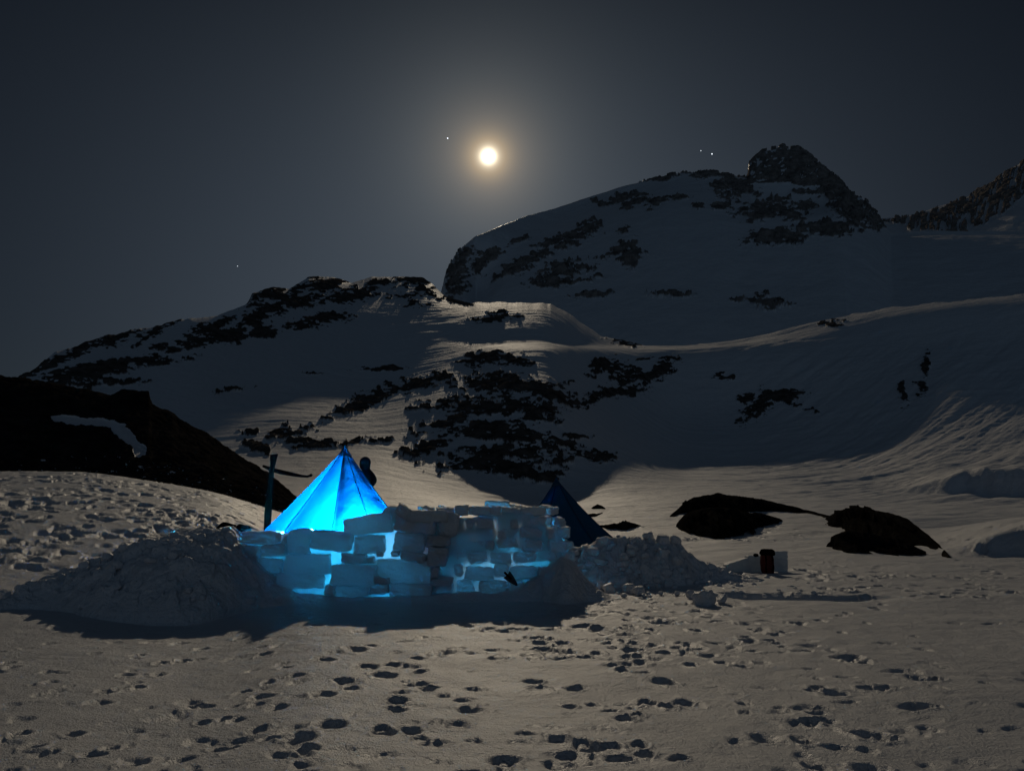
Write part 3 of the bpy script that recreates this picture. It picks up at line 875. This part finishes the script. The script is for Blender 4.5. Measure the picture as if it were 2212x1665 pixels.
wb = P(760, 1290, 13.4)
wall1 = empty('snow_block_wall', (wb.x, 13.5, 0), 'front wall of stacked snow blocks with cyan light glowing through its gaps', 'snow wall')
zx = lambda x: 486.6 + x * .2392
zy = lambda y_: 929 + y_ * .2392
yx = lambda x: 840.6 + x * .22
yy = lambda y_: 1017.5 + y_ * .22
fb = [  # (x0, x1, y0, y1 in the two enlargements), tilt, power, trap
    ('a', 135, 492, 918, 1030, 1, 5, 0), ('a', 165, 318, 1046, 1165, 0, 5, 0), ('a', 322, 540, 1036, 1140, 2, 6, 0), ('a', 505, 556, 940, 1050, 0, 3, 0),
    ('a', 560, 752, 900, 1112, 0, 8, .1), ('a', 757, 1138, 915, 1088, -5, 4, 0), ('a', 1068, 1500, 772, 935, 8, 12, .25), ('a', 1156, 1436, 950, 1118, 4, 4, -.1),
    ('a', 1040, 1262, 1118, 1208, -3, 5, 0), ('a', 1268, 1345, 1140, 1200, 8, 3, 0), ('a', 1350, 1420, 1085, 1150, 0, 3, 0), ('a', 530, 948, 1122, 1298, 0, 9, 0), ('a', 290, 522, 1160, 1288, 0, 6, 0),
    ('a', 948, 1350, 1220, 1404, -1, 10, 0), ('a', 1356, 1850, 1172, 1380, -3, 11, .06), ('a', 460, 882, 1302, 1430, 0, 8, 0), ('a', 886, 990, 1400, 1490, 0, 4, 0), ('a', 996, 1300, 1412, 1500, 0, 7, 0),
    ('a', 1306, 1470, 1392, 1480, 0, 6, 0), ('a', 1478, 1850, 1392, 1500, -2, 8, 0), ('a', 180, 455, 1295, 1430, 0, 7, 0), ('a', 1340, 1480, 1330, 1388, 0, 5, 0),
    ('b', 45, 350, 600, 790, -4, 5, -.2), ('b', 50, 440, 455, 600, -9, 8, -.2), ('b', 170, 560, 388, 500, -1, 6, 0), ('b', 480, 682, 400, 632, -10, 3, 0),
    ('b', 60, 200, 345, 450, -28, 5, 0), ('b', 120, 350, 795, 880, -12, 4, 0), ('b', 372, 600, 628, 742, -3, 8, -.1), ('b', 375, 565, 752, 935, -4, 9, -.1), ('b', 400, 480, 945, 1050, -8, 4, 0), ('b', 370, 600, 1060, 1130, 0, 6, 0),
    ('b', 5, 95, 790, 845, 5, 3, 0)]
for i, (z_, x0, x1, y0, y1, tl, pw, tp) in enumerate(fb):
    fx, fy = (zx, zy) if z_ == 'a' else (yx, yy)
    u0, u1, v0, v1 = fx(x0), fx(x1), fy(y0), fy(y1)
    yd = 13.45 + .045 * math.sin(i * 2.3) - (.25 if z_ == 'b' and y1 < 640 else 0) + .0011 * abs((u0 + u1) / 2 - 760)
    wall_block(wall1, u0, u1, v0, v1, yd, depth=.34 + .05 * math.sin(i * 1.7), rz=.10 * math.sin(i * 5.1), tilt=tl, power=pw, seed=i, trap=(0, tp), rough=.02)


def core(parent, pts, mat):
    """thin packed snow closing the joints; pts: (x, y, top)"""
    n_, m_ = 90, 34
    xs_ = np.interp(np.linspace(0, len(pts) - 1, n_), range(len(pts)), [p[0] for p in pts]); ys_ = np.interp(np.linspace(0, len(pts) - 1, n_), range(len(pts)), [p[1] for p in pts]); zs_ = np.interp(np.linspace(0, len(pts) - 1, n_), range(len(pts)), [p[2] for p in pts])
    vv = []
    for side in (-1, 1):
        for j in range(m_):
            w = j / (m_ - 1)
            z_ = -.1 + (zs_ + .1 + .04 * noise2(xs_ / .15, xs_ * 0 + 3, 5)) * w
            th = .022 * (1 - w ** 6) * side
            nz = .012 * fbm(xs_ / .2, z_ / .15 + side * 9, 3, 7)
            vv.append(np.stack([xs_, ys_ + th + nz, z_], 1))
    va = np.concatenate(vv)
    fa = grid_faces(m_, n_); fb_ = grid_faces(m_, n_)[:, ::-1] + m_ * n_
    top = np.array([[(m_ - 1) * n_ + i, (m_ - 1) * n_ + i + 1, m_ * n_ + (m_ - 1) * n_ + i + 1, m_ * n_ + (m_ - 1) * n_ + i] for i in range(n_ - 1)])
    return mesh_obj('packed_snow', va, np.concatenate([fa, fb_, top]), mat, parent)


_m, _n, _o = new_mat('thin_packed_snow')
_p = snow_shader(_n, 0, 1, ((9, .03), (40, .008)), .6)
_t = _n.nodes.new('ShaderNodeBsdfTranslucent'); _t.inputs['Color'].default_value = (.88, .97, 1, 1)
_x = _n.nodes.new('ShaderNodeMixShader'); _x.inputs[0].default_value = .85
_n.links.new(_p.outputs[0], _x.inputs[1]); _n.links.new(_t.outputs[0], _x.inputs[2]); _n.links.new(_x.outputs[0], _o.inputs['Surface'])
M_core = _m
core(wall1, [(P(a, 1200, 13.6).x, 13.60 + .0011 * abs(a - 760), P(a, b, 13.6).z) for a, b in [(522, 1152), (600, 1154), (660, 1156), (740, 1156), (770, 1152), (800, 1140), (845, 1122), (880, 1118), (960, 1122), (985, 1140)]], M_core)
v, f = block_mesh(P(848, 1112, 13.75), (.17, .17, .16), power=2.2, rough=.01, seed=77, n=9)
mesh_obj('snow_block', v, f, M_block, wall1)

# curved wall on the right, its inner face lit by the tent
wall2 = empty('snow_block_wall', (0.1, 15.3, 0), 'right-hand curved wall of small snow blocks lit cyan, in front of the dark tent', 'snow wall')
path = [(-1.5, 13.9), (-.9, 13.9), (-.25, 13.9), (.35, 13.85), (.78, 13.8), (1.0, 14.0), (.78, 14.7), (.35, 15.6), (.1, 17.2), (-.5, 18.8)]  # stretch curling back past the bend is added, unseen, to stop lamp spill
pl_ = [0]
for a, b in zip(path, path[1:]): pl_.append(pl_[-1] + math.hypot(b[0] - a[0], b[1] - a[1]))
tot = pl_[-1]


def on_path(s):
    return float(np.interp(s, pl_, [p[0] for p in path])), float(np.interp(s, pl_, [p[1] for p in path]))


r2 = random.Random(21)
hgt = 0.0; k = 0
courses = [.27, .24, .23, .21, .20, .19, .17]
zb = .05
for ci, ch in enumerate(courses):
    s = -.1 + (.13 if ci % 2 else 0)
    while s < tot:
        L = r2.uniform(.18, .55) if ci < 5 else r2.uniform(.16, .42)
        sm = s + L / 2
        x, y = on_path(min(max(sm, 0), tot)); x2, y2 = on_path(min(tot, max(sm, 0) + .15)); x1, y1 = on_path(max(0, min(sm, tot) - .15))
        a = math.atan2(y2 - y1, x2 - x1)
        top_lim = np.interp(x, [-1.9, -1.2, -.6, .1, .5, .8, 1.0], [1.52, 1.50, 1.52, 1.60, 1.50, 1.20, .95])
        if sm > pl_[5] - .05: top_lim = 1.0 + .5 * min(1, max(0, (sm - pl_[5]) / .7))
        if zb + ch * .6 < top_lim and r2.random() > -1:
            jut = r2.uniform(-.045, .045)
            v, f = block_mesh((x + math.sin(a) * jut, y - math.cos(a) * jut + .02 * ci, zb + ch / 2 + r2.uniform(-.035, .035)), (L / 2 + r2.uniform(-.034, -.002), r2.uniform(.09, .13), ch / 2 + r2.uniform(-.026, .002)), a + r2.uniform(-.16, .16), r2.uniform(-.12, .12), r2.uniform(-.10, .10), r2.choice([5, 8, 12]), .022, seed=200 + k, n=20, trap=(r2.uniform(-.2, .2), r2.uniform(-.2, .2)))
            mesh_obj('snow_block', v, f, M_block, wall2); k += 1
        s += L
    zb += ch
core(wall2, [(x_, y_ - .01, t_) for (x_, y_), t_ in zip(path, [1.35, 1.38, 1.45, 1.4, 1.1, .85, 1.2, 1.3, 1.3, 1.3])], M_core)
for (u0, u1, v0, v1, y, tl, pw) in [(1048, 1100, 1081, 1099, 15.3, 0, 5), (1116, 1152, 1093, 1108, 14.7, -4, 4), (1013, 1042, 1093, 1100, 15.4, 0, 4), (903, 936, 1094, 1104, 15.5, -3, 4), (945, 1000, 1096, 1108, 15.4, -14, 4), (1160, 1192, 1115, 1137, 14.2, 0, 4), (1190, 1206, 1136, 1168, 13.95, 5, 4), (1098, 1112, 1088, 1100, 15.1, 0, 4)]:
    wall_block(wall2, u0, u1, v0, v1, y, .3, 0, tl, pw, .015, seed=int(u0))


# ------------------------------------------------------------------ banked snow
def bank(name, label, x0, x1, y0, y1, fn, nx, ny, mat=M_bank, cat='snow bank', chunk=.0, cs=.22, seed=0):
    xs = np.linspace(x0, x1, nx); ys = np.linspace(y0, y1, ny)
    Xb, Yb = np.meshgrid(xs, ys)
    H = fn(Xb, Yb)
    amt = np.clip(H / .25, 0, 1)
    if chunk:
        wxx = Xb + .08 * fbm(Xb / .3, Yb / .3, 2, seed + 4); wyy = Yb + .08 * fbm(Xb / .3, Yb / .3, 2, seed + 5)
        d, val = cells(wxx / cs, wyy / cs, seed + 1)
        d2, val2 = cells(wxx / (cs * .42), wyy / (cs * .42), seed + 2)
        H = H + amt * (chunk * (val - .35) * np.clip(1.35 - 1.2 * d, 0, 1) + chunk * .45 * (val2 - .4) * np.clip(1.3 - 1.2 * d2, 0, 1))
    H = H + amt * .035 * fbm(Xb / .35, Yb / .35, 4, seed)
    gz = 0
    Zb = np.where(H > .012, H, H - .12) - .03
    cxx, cyy = (x0 + x1) / 2, (y0 + y1) / 2
    o = mesh_obj(name, np.stack([Xb.ravel(), Yb.ravel(), Zb.ravel()], 1), grid_faces(*Zb.shape), mat, loc=(cxx, cyy, 0))
    return tag(o, label, cat)


def ridge_fn(pts, front, back, pw=1.6):
    """pts: (x, y, height); width of the near and far flanks"""
    px = [p[0] for p in pts]; py = [p[1] for p in pts]; ph = [p[2] for p in pts]
    q_ = np.linspace(px[0], px[-1], 240)
    py = smooth1(np.interp(q_, px, py), 25); ph = smooth1(np.interp(q_, px, ph), 25); px = q_

    def fn(x, y):
        yc = np.interp(x, px, py); h = np.interp(x, px, ph)
        dy = y - yc
        fw = np.interp(x, px, [front * max(.35, q) for q in np.clip(np.array(ph) / 1.1, 0, 1.2)]) if np.isscalar(front) else np.interp(x, px, front)
        r = np.where(dy < 0, -dy / fw, dy / back)
        return h * np.clip(1 - np.abs(r) ** pw, -.2, 1)
    return fn


def hx(u, v, y):
    p = P(u, v, y); return (p.x, y, p.z)


left_pts = [hx(10, 1292, 13.2), hx(60, 1262, 13.4), hx(110, 1236, 13.6), hx(150, 1234, 13.7), hx(200, 1214, 13.8), hx(260, 1192, 13.9), hx(300, 1170, 14), hx(350, 1156, 14), hx(400, 1148, 14), hx(450, 1143, 14), hx(505, 1143, 14), hx(530, 1175, 13.75), hx(560, 1215, 13.7), hx(610, 1258, 13.7), hx(660, 1285, 13.7), hx(700, 1297, 13.7)]
bank('snow_bank', 'long shadowed bank of shovelled snow left of the glowing tent', -9.6, -3.2, 11.4, 15.6, ridge_fn(left_pts, 1.9, 1.1, 1.5), 520, 330, chunk=.19, cs=.30, seed=31)
apron = [(-5.6, 13.6, .0), (-4.9, 13.6, .22), (-3.9, 13.6, .12), (-2.6, 13.6, .07), (-1.6, 13.6, .08), (-1.0, 13.7, .12), (-.2, 13.8, .12), (.3, 13.9, .22), (.6, 14.0, .45), (.95, 14.0, .55), (1.3, 14.05, .3), (1.75, 14.1, .0)]
bank('snow_apron', 'low smooth skirt of packed snow along the foot of the block wall', -5.7, 1.9, 12.2, 15.2, ridge_fn(apron, 1.25, .9, 1.3), 420, 170, M_bank, chunk=.06, cs=.3, seed=41)
butt = [(-.5, 13.9, .0), (-.1, 13.9, .05), (.28, 13.9, .28), (.58, 13.9, .56), (.85, 13.9, .74), (1.05, 13.95, .68), (1.25, 13.95, .42), (1.5, 13.95, .18), (1.75, 13.9, 0)]
bank('snow_buttress', 'rounded snow buttress at the right end of the curved block wall', -.5, 1.8, 12.5, 15.2, ridge_fn(butt, 1.25, .5, 1.35), 230, 260, M_bank, chunk=.09, cs=.3, seed=45)
# rubble between the block wall and the open snow
rub = [hx(1205, 1196, 16.8), hx(1235, 1192, 16.8), hx(1270, 1180, 16.8), hx(1300, 1165, 16.8), hx(1335, 1164, 16.8), hx(1385, 1161, 16.8), hx(1430, 1160, 16.8), hx(1468, 1168, 16.8), hx(1480, 1200, 16.8), hx(1510, 1216, 16.8), hx(1560, 1232, 16.8), hx(1620, 1244, 16.8), hx(1680, 1254, 16.8)]
bank('snow_rubble', 'heap of broken snow rubble in front of the dark tent', .75, 6.0, 15.2, 18.2, ridge_fn(rub, 1.35, .8, 1.4), 520, 330, M_bank, 'snow heap', chunk=.20, cs=.24, seed=51)

r3 = random.Random(5)


def chunk(x, y, z, s, seed, label, cat='snow lump', group=None, mat=M_bank):
    v, f = block_mesh((x, y, z), (s * r3.uniform(.8, 1.3), s * r3.uniform(.7, 1.1), s * r3.uniform(.55, .95)), r3.uniform(0, 3), r3.uniform(-.4, .4), r3.uniform(-.4, .4), r3.choice([2.4, 3, 5]), s * .16, seed, 9, trap=(r3.uniform(-.5, .5), r3.uniform(-.5, .5)))
    o = mesh_obj('snow_lump', v, f, mat, loc=(x, y, z))
    return tag(o, label, cat, group)


rf = ridge_fn(rub, 1.35, .8, 1.4)
for i in range(120):
    x = r3.uniform(.9, 4.6); y = r3.uniform(15.5, 17.0)
    h = float(rf(np.array([x]), np.array([y]))[0])
    if h < -.1: continue
    s = r3.uniform(.035, .115) * (1 if x < 3.6 else .6)
    chunk(x, y, max(h, 0) + s * .35, s, 400 + i, 'loose snow lump on the rubble heap in front of the dark tent', group='loose lumps on the rubble heap')
for (u, v, y, s) in [(1315, 1278, 15.3, .11), (1338, 1266, 15.4, .16), (1358, 1276, 15.3, .14), (1380, 1282, 15.2, .11), (1300, 1272, 15.4, .10)]:
    p = G(u, v); chunk(p.x, p.y, .06, s, int(u), 'lump of the small snow pile on the trodden snow before the rubble heap', group='small snow pile lumps')
for (u, v, s, lb) in [(1522, 1302, .17, 'rounded snow lump at the left tip of the dug trench'), (1492, 1290, .08, 'small flat snow lump left of the dug trench'), (1560, 1300, .10, 'snow lump on the near edge of the dug trench')]:
    p = G(u, v); chunk(p.x, p.y, .05, s, int(u), lb)
lf = ridge_fn(left_pts, 1.9, 1.1, 1.5)
for i in range(45):
    x = r3.uniform(-8.8, -4.2); y = r3.uniform(12.2, 14.0)
    h = float(lf(np.array([x]), np.array([y]))[0])
    if h < 0: continue
    s = r3.uniform(.03, .10)
    chunk(x, y, h + s * .2, s, 700 + i, 'loose snow lump on the shadowed bank left of the glowing tent', group='loose lumps on the left snow bank')
p = P(356, 1148, 14.2); chunk(p.x, p.y, p.z, .07, 91, 'pale blue-lit snow lump alone on the crest of the left bank', mat=M_block)
p = P(374, 1150, 14.2); chunk(p.x, p.y, p.z, .055, 92, 'small blue-lit snow lump beside the larger one on the left bank crest', mat=M_block)
cv_all, cf_all, off_ = [], [], 0
for i in range(160):
    g = G(r3.uniform(1230, 1760), r3.uniform(1246, 1290)); s = r3.uniform(.012, .05)
    v, f = block_mesh((g.x, g.y, s * .3), (s, s * r3.uniform(.6, 1), s * .7), r3.uniform(0, 3), power=3, rough=s * .2, seed=900 + i, n=9)
    cv_all.append(v); cf_all += [[a_ + off_ for a_ in q_] for q_ in f]; off_ += len(v)
tag(mesh_obj('snow_crumbs', np.concatenate(cv_all), cf_all, M_bank), 'tiny snow crumbs scattered on the trodden snow below the rubble heap', 'snow crumbs', kind='stuff')

# ------------------------------------------------------------------ small wall and pack on the right
sw = G(1640, 1236)
wall3 = empty('snow_block_wall', (sw.x, sw.y, 0), 'small low wedge-shaped snow wall ending in a block pillar, far right', 'snow wall')
for i, (u0, u1, v0, v1, tl, tp, pw) in enumerate([(1618, 1658, 1201, 1236, 1, 0, 9), (1570, 1622, 1212, 1238, 10, .5, 6), (1558, 1580, 1224, 1238, 10, .2, 3), (1668, 1703, 1191, 1207, 0, 0, 6), (1671, 1702, 1207, 1223, 0, 0, 6), (1668, 1704, 1222, 1239, 0, 0, 6), (1655, 1672, 1192, 1204, 0, 0, 5)]):
    wall_block(wall3, u0, u1, v0, v1, sw.y, .34, 0, tl, pw, .012, seed=50 + i, trap=(0, tp))
bp = G(1652, 1238)
pack = empty('backpack', (bp.x, bp.y - .25, 0), 'dark red backpack with a black top standing against the small snow wall', 'backpack')
v, f = block_mesh((bp.x, bp.y - .22, .25), (.145, .12, .26), power=4, rough=.012, seed=3, n=12, trap=(-.15, 0)); mesh_obj('pack_body', v, f, M_red, pack)
v, f = block_mesh((bp.x + .01, bp.y - .22, .50), (.165, .14, .085), ry=.12, power=3, rough=.018, seed=4, n=12); mesh_obj('pack_lid', v, f, M_black, pack)
for sx in (-.07, .07):
    v, f = polyline_tube([(bp.x + sx, bp.y - .34, .44), (bp.x + sx * 1.1, bp.y - .39, .32), (bp.x + sx * 1.2, bp.y - .37, .16), (bp.x + sx, bp.y - .33, .06)], .016, 6); mesh_obj('strap', v, f, M_black, pack)
q = P(1636, 1199, bp.y)
v, f = block_mesh((q.x, q.y + .1, q.z), (.06, .06, .035), power=2.5, rough=.012, seed=8, n=9); tag(mesh_obj('bag', v, f, M_black, loc=(q.x, q.y, q.z)), 'small black pouch on top of the low snow wall beside the red backpack', 'bag')
q = G(1590, 1234)
gl = []
v, f = block_mesh((q.x, q.y - .05, .06), (.06, .06, .07), ry=.5, power=2.5, rough=.015, seed=9, n=9); v2, f2 = block_mesh((q.x - .09, q.y - .05, .03), (.08, .04, .03), power=2.5, rough=.01, seed=10, n=9)
f = f + [[a + len(v) for a in k_] for k_ in f2]; v = np.concatenate([v, v2])
tag(mesh_obj('boot', v, f, M_black, loc=(q.x, q.y, 0)), 'small black boot-like thing lying at the foot of the wedge-shaped snow wall', 'boot')

# ------------------------------------------------------------------ post with a crossbar
pb = P(577, 1150, 17.6)
post = empty('marker_post', (pb.x, pb.y, 0), 'tall dark post with a flared top and thin crossbar, left of the glowing tent', 'post')
a0 = P(576, 1160, 17.6); a1 = P(582, 1070, 17.6); a2 = P(588, 1005, 17.6); a3 = P(591, 981, 17.6)
V_, F_ = [], []
prof = [(Vector((a0.x, a0.y, -.2)), .060, .04), (a0, .060, .04), (P(579, 1110, 17.6), .071, .04), (P(583, 1060, 17.6), .060, .03), (P(587, 1015, 17.6), .050, .028), (P(589, 1003, 17.6), .052, .026), (P(591, 990, 17.6), .074, .025), (P(592, 981, 17.6), .085, .023)]
for i, (c_, w_, d_) in enumerate(prof):
    j = .004 * math.sin(i * 3)
    for sx, sy in ((-1, -1), (-.6, -1.25), (.6, -1.25), (1, -1), (1, 1), (-1, 1)):
        V_.append((c_.x + sx * w_ + j, c_.y + sy * d_, c_.z + (.01 * sx if i == len(prof) - 1 else 0)))
m_ = 6
for i in range(len(prof) - 1):
    for k_ in range(m_): F_.append([i * m_ + k_, i * m_ + (k_ + 1) % m_, (i + 1) * m_ + (k_ + 1) % m_, (i + 1) * m_ + k_])
F_.append([(len(prof) - 1) * m_ + k_ for k_ in range(m_)])
mesh_obj('post', V_, F_, M_wood, post, smooth=False)
pts = [P(568, 1006, 17.66), P(584, 1013, 17.66), P(605, 1019, 17.66), P(630, 1024, 17.66), P(652, 1028, 17.66), P(664, 1029, 17.66), P(672, 1026, 17.66)]
v, f = polyline_tube(pts, [.028, .045, .052, .045, .030, .026, .030], 8); mesh_obj('crossbar', v, f, M_wood, post)
v, f = ico(P(672, 1026, 17.66), .036, 2); mesh_obj('crossbar_knob', v, f, M_wood, post)

# gear on the crest of the left bank
for (u, vv, w_, lb) in [(489, 1141, .17, 'black looped strap of gear on the left bank crest, the left of two'), (523, 1142, .13, 'small black bundle on the left bank crest, beside the post')]:
    c_ = P(u, vv, 14.25)
    pts = [c_ + Vector((w_ * math.cos(math.pi * k_ / 10), .02 * math.sin(k_), w_ * .62 * math.sin(math.pi * k_ / 10) - .03)) for k_ in range(11)]
    v, f = polyline_tube(pts, [.035 + .012 * math.sin(k_ * 1.3) for k_ in range(11)], 8)
    if u > 500:
        v2, f2 = block_mesh(tuple(c_ + Vector((.02, 0, .0))), (.11, .08, .06), power=2.4, rough=.02, seed=5, n=9)
        f = f + [[a + len(v) for a in k_] for k_ in f2]; v = [tuple(a) for a in v] + [tuple(a) for a in v2]
    tag(mesh_obj('gear_bundle', v, f, M_black, loc=tuple(c_)), lb, 'gear', 'gear on the left bank')

# dark shovel blade at the foot of the buttress
s0 = P(1094, 1240, 13.05); s1 = P(1117, 1264, 12.9)
shv = empty('snow_shovel', s0, 'small dark shovel stuck in the snow at the foot of the curved wall', 'shovel')
ax_ = (s1 - s0).normalized(); sd = Vector((ax_.z, 0, -ax_.x)).normalized(); nn_ = ax_.cross(sd)
V_, F_ = [], []
for i in range(7):
    t_ = i / 6; w_ = .075 * (1 - .75 * t_ ** 1.5)
    for j in range(5):
        s_ = j / 4 * 2 - 1
        for th in (0, 1):
            V_.append(s0 + ax_ * (.27 * t_) + sd * (w_ * s_) + nn_ * (.03 * (1 - s_ * s_) + .006 * th))
for i in range(6):
    for j in range(4):
        for th in (0, 1):
            q_ = [(i * 5 + j) * 2 + th, (i * 5 + j + 1) * 2 + th, ((i + 1) * 5 + j + 1) * 2 + th, ((i + 1) * 5 + j) * 2 + th]
            F_.append(q_ if th else q_[::-1])
mesh_obj('blade', V_, F_, M_metal, shv)
v, f = polyline_tube([s0 - ax_ * .05, s0 + ax_ * .12], .018, 8); mesh_obj('shaft', v, f, M_black, shv)

# ------------------------------------------------------------------ rock outcrops standing in the snow
def ground_y(u, v):
    """forward distance at which the line of sight (u, v) meets the snowfield"""
    rx, ry, rz = ray(u, v); a_ = math.atan2(rx, ry); j = int(np.clip(np.searchsorted(AZ, a_), 0, len(AZ) - 1))
    t_ = rz / math.hypot(rx, ry)
    k_ = np.where((Z[:, j] >= CAMZ + rows * t_) & (rows > 8))[0]
    return float(rows[k_[0]] * math.cos(a_)) if len(k_) else 60.0


def outcrop(u_list, top, bot, depth, label, seed, name='rock_outcrop'):
    nu = 300; nd = 70
    us = np.linspace(u_list[0], u_list[-1], nu)
    jit = 1.6 * fbm(us / 16, us * 0, 4, seed + 3, .65)
    tv = np.interp(us, u_list, top) + jit; bv = np.maximum(np.interp(us, u_list, bot) + 2.0 * fbm(us / 13, us * 0, 4, seed + 6, .65), tv + .5)
    yb = smooth1(np.array([ground_y(a, b) for a, b in zip(us, bv)]), 21)
    base = [P(a, b, y_) for a, b, y_ in zip(us, bv, yb)]
    zb_ = np.array([p.z for p in base])
    yt = yb + depth * np.clip((bv - tv) / 60, .12, 1)
    zt = np.array([P(a, b, y_).z for a, b, y_ in zip(us, tv, yt)])
    xt = np.array([P(a, b, y_).x for a, b, y_ in zip(us, tv, yt)]); xb = np.array([p.x for p in base])
    hh = np.clip(zt - zb_, .05, None)
    out = []
    for j in range(nd):
        w = j / (nd - 1)
        if w < .6:
            q_ = w / .6; k1 = q_ ** 1.5; k2 = q_ ** .75
            x_ = xb + (xt - xb) * k1; y_ = yb + (yt - yb) * k1; z_ = zb_ - .12 + (zt - zb_ + .12) * k2
        else:
            q_ = (w - .6) / .4
            x_ = xt * (1 + .0 * q_); y_ = yt + (yt - yb + .6) * q_; z_ = zt - (hh + .8) * q_ ** 1.5
        e_ = math.sin(math.pi * min(1, w / .6)) if w < .6 else .6 * math.sin(math.pi * q_)
        amp_ = np.clip(hh, .05, 1.0) * 1.5
        n_a = fbm(xb / .9 + w * 2, w * 3.0 + xb * 0, 5, seed, .62); n_b = np.abs(fbm(xb / .5, w * 6.0 + xb * 0, 5, seed + 5, .6))
        _d, cv_ = cells(xb / .55 + w * 1.3, w * 7.0 + xb * .4, seed)
        n_a = n_a + 1.1 * (cv_ - .5)
        out.append(np.stack([x_, y_ - n_b * amp_ * 1.5 * e_, z_ + (.40 * n_a - .45 * n_b) * amp_ * e_], 1))
    v = np.concatenate(out)
    lc = (float(xb.mean()), float(yb.mean()), float(zb_.min()))
    return tag(mesh_obj(name, v, grid_faces(nd, nu), M_rock, loc=lc, smooth=False), label, 'rock')


outcrop([1448, 1462, 1480, 1500, 1540, 1552, 1570, 1600, 1640, 1680, 1720, 1750, 1790, 1812], [1112, 1100, 1084, 1073, 1068, 1063, 1068, 1072, 1076, 1086, 1095, 1103, 1112, 1122],
        [1117, 1112, 1108, 1106, 1104, 1104, 1106, 1106, 1104, 1105, 1108, 1110, 1120, 1128], 4.0, 'long low black rock outcrop with a tapering right tail on the snow', 5)
outcrop([1464, 1480, 1505, 1540, 1580, 1610, 1636], [1128, 1110, 1100, 1096, 1098, 1104, 1112], [1142, 1150, 1158, 1163, 1160, 1150, 1136], 3.0, 'lower front lobe of black rock below the long outcrop', 19)
outcrop([1600, 1630, 1660, 1690], [1118, 1106, 1112, 1122], [1130, 1138, 1134, 1126], 1.5, 'small pointed black rock right of the lower lobe', 17)
outcrop([1785, 1800, 1830, 1856, 1890, 1930, 1960, 2000, 2030, 2056], [1118, 1108, 1098, 1095, 1102, 1110, 1120, 1150, 1176, 1204], [1124, 1130, 1150, 1160, 1168, 1176, 1184, 1192, 1200, 1208], 4.0, 'black humped rock outcrop to the right of the long one', 15)
outcrop([1792, 1804, 1830, 1870, 1920, 1970, 2000], [1176, 1156, 1146, 1150, 1160, 1176, 1190], [1182, 1190, 1194, 1196, 1199, 1200, 1200], 2.0, 'rounded front lobe of black rock under the humped outcrop', 35)
outcrop([1278, 1290, 1300, 1308], [1096, 1089, 1091, 1097], [1099, 1099, 1099, 1099], 1.0, 'small black rock poking out of the snow right of the dark tent peak', 25)
outcrop([1290, 1310, 1340, 1352, 1370, 1384], [1135, 1133, 1129, 1125, 1130, 1134], [1138, 1142, 1143, 1143, 1140, 1136], 1.2, 'low flat black rock touching the right edge of the dark tent', 29)
outcrop([1262, 1275, 1290, 1302], [1112, 1109, 1109, 1106], [1116, 1116, 1113, 1108], .8, 'thin sliver of black rock behind the right side of the dark tent', 33)

# ------------------------------------------------------------------ person behind the tent
def skin_person():
    hp = P(788, 1003, 18.9)                 # head centre
    top = hp.z + .12
    x0, y0 = hp.x, hp.y
    J = {'pel': (x0 + .07, y0, top - .86), 'bel': (x0 + .07, y0, top - .68), 'che': (x0 + .06, y0, top - .46), 'nec': (x0 + .02, y0, top - .27), 'hea': (x0, y0 - .01, top - .13), 'cro': (x0 - .01, y0, top - .06),
         'shl': (x0 - .13, y0, top - .34), 'ell': (x0 - .17, y0 - .05, top - .60), 'hal': (x0 - .08, y0 - .18, top - .74),
         'shr': (x0 + .17, y0, top - .30), 'elr': (x0 + .26, y0 - .02, top - .52), 'har': (x0 + .20, y0 - .2, top - .66),
         'hil': (x0 - .02, y0, top - .94), 'knl': (x0 - .04, y0 - .04, top - 1.32), 'anl': (x0 - .05, y0 + .02, top - 1.68), 'tol': (x0 - .05, y0 - .16, top - 1.73),
         'hir': (x0 + .17, y0, top - .94), 'knr': (x0 + .19, y0 - .04, top - 1.32), 'anr': (x0 + .19, y0 + .02, top - 1.68), 'tor': (x0 + .19, y0 - .16, top - 1.73)}
    R = {'pel': .15, 'bel': .15, 'che': .19, 'nec': .11, 'hea': .12, 'cro': .10, 'shl': .10, 'ell': .07, 'hal': .05, 'shr': .10, 'elr': .075, 'har': .05, 'hil': .11, 'knl': .08, 'anl': .06, 'tol': .05, 'hir': .11, 'knr': .08, 'anr': .06, 'tor': .05}
    E = [('pel', 'bel'), ('bel', 'che'), ('che', 'nec'), ('nec', 'hea'), ('hea', 'cro'), ('che', 'shl'), ('shl', 'ell'), ('ell', 'hal'), ('che', 'shr'), ('shr', 'elr'), ('elr', 'har'), ('pel', 'hil'), ('hil', 'knl'), ('knl', 'anl'), ('anl', 'tol'), ('pel', 'hir'), ('hir', 'knr'), ('knr', 'anr'), ('anr', 'tor')]
    names = list(J)
    e = empty('person', (x0, y0, top - 1.78), 'person in dark clothing standing behind the right side of the glowing tent', 'person')
    me = bpy.data.meshes.new('person_body')
    o0 = Vector(e.location)
    me.from_pydata([Vector(J[n]) - o0 for n in names], [(names.index(a), names.index(b)) for a, b in E], [])
    o = bpy.data.objects.new('body', me); o.parent = e; col.objects.link(o)
    md_ = o.modifiers.new('skin', 'SKIN')
    for i, n in enumerate(names):
        sv = me.skin_vertices[0].data[i]; sv.radius = (R[n], R[n] * .85); sv.use_root = (n == 'pel')
    sb = o.modifiers.new('sub', 'SUBSURF'); sb.levels = 2; sb.render_levels = 2
    me.materials.append(M_black)
    v, f = block_mesh((x0 + .005, y0, top - .11), (.125, .13, .17), power=2.6, rough=.015, seed=2, n=12); mesh_obj('hood', v, f, M_black, e)
    return e


skin_person()
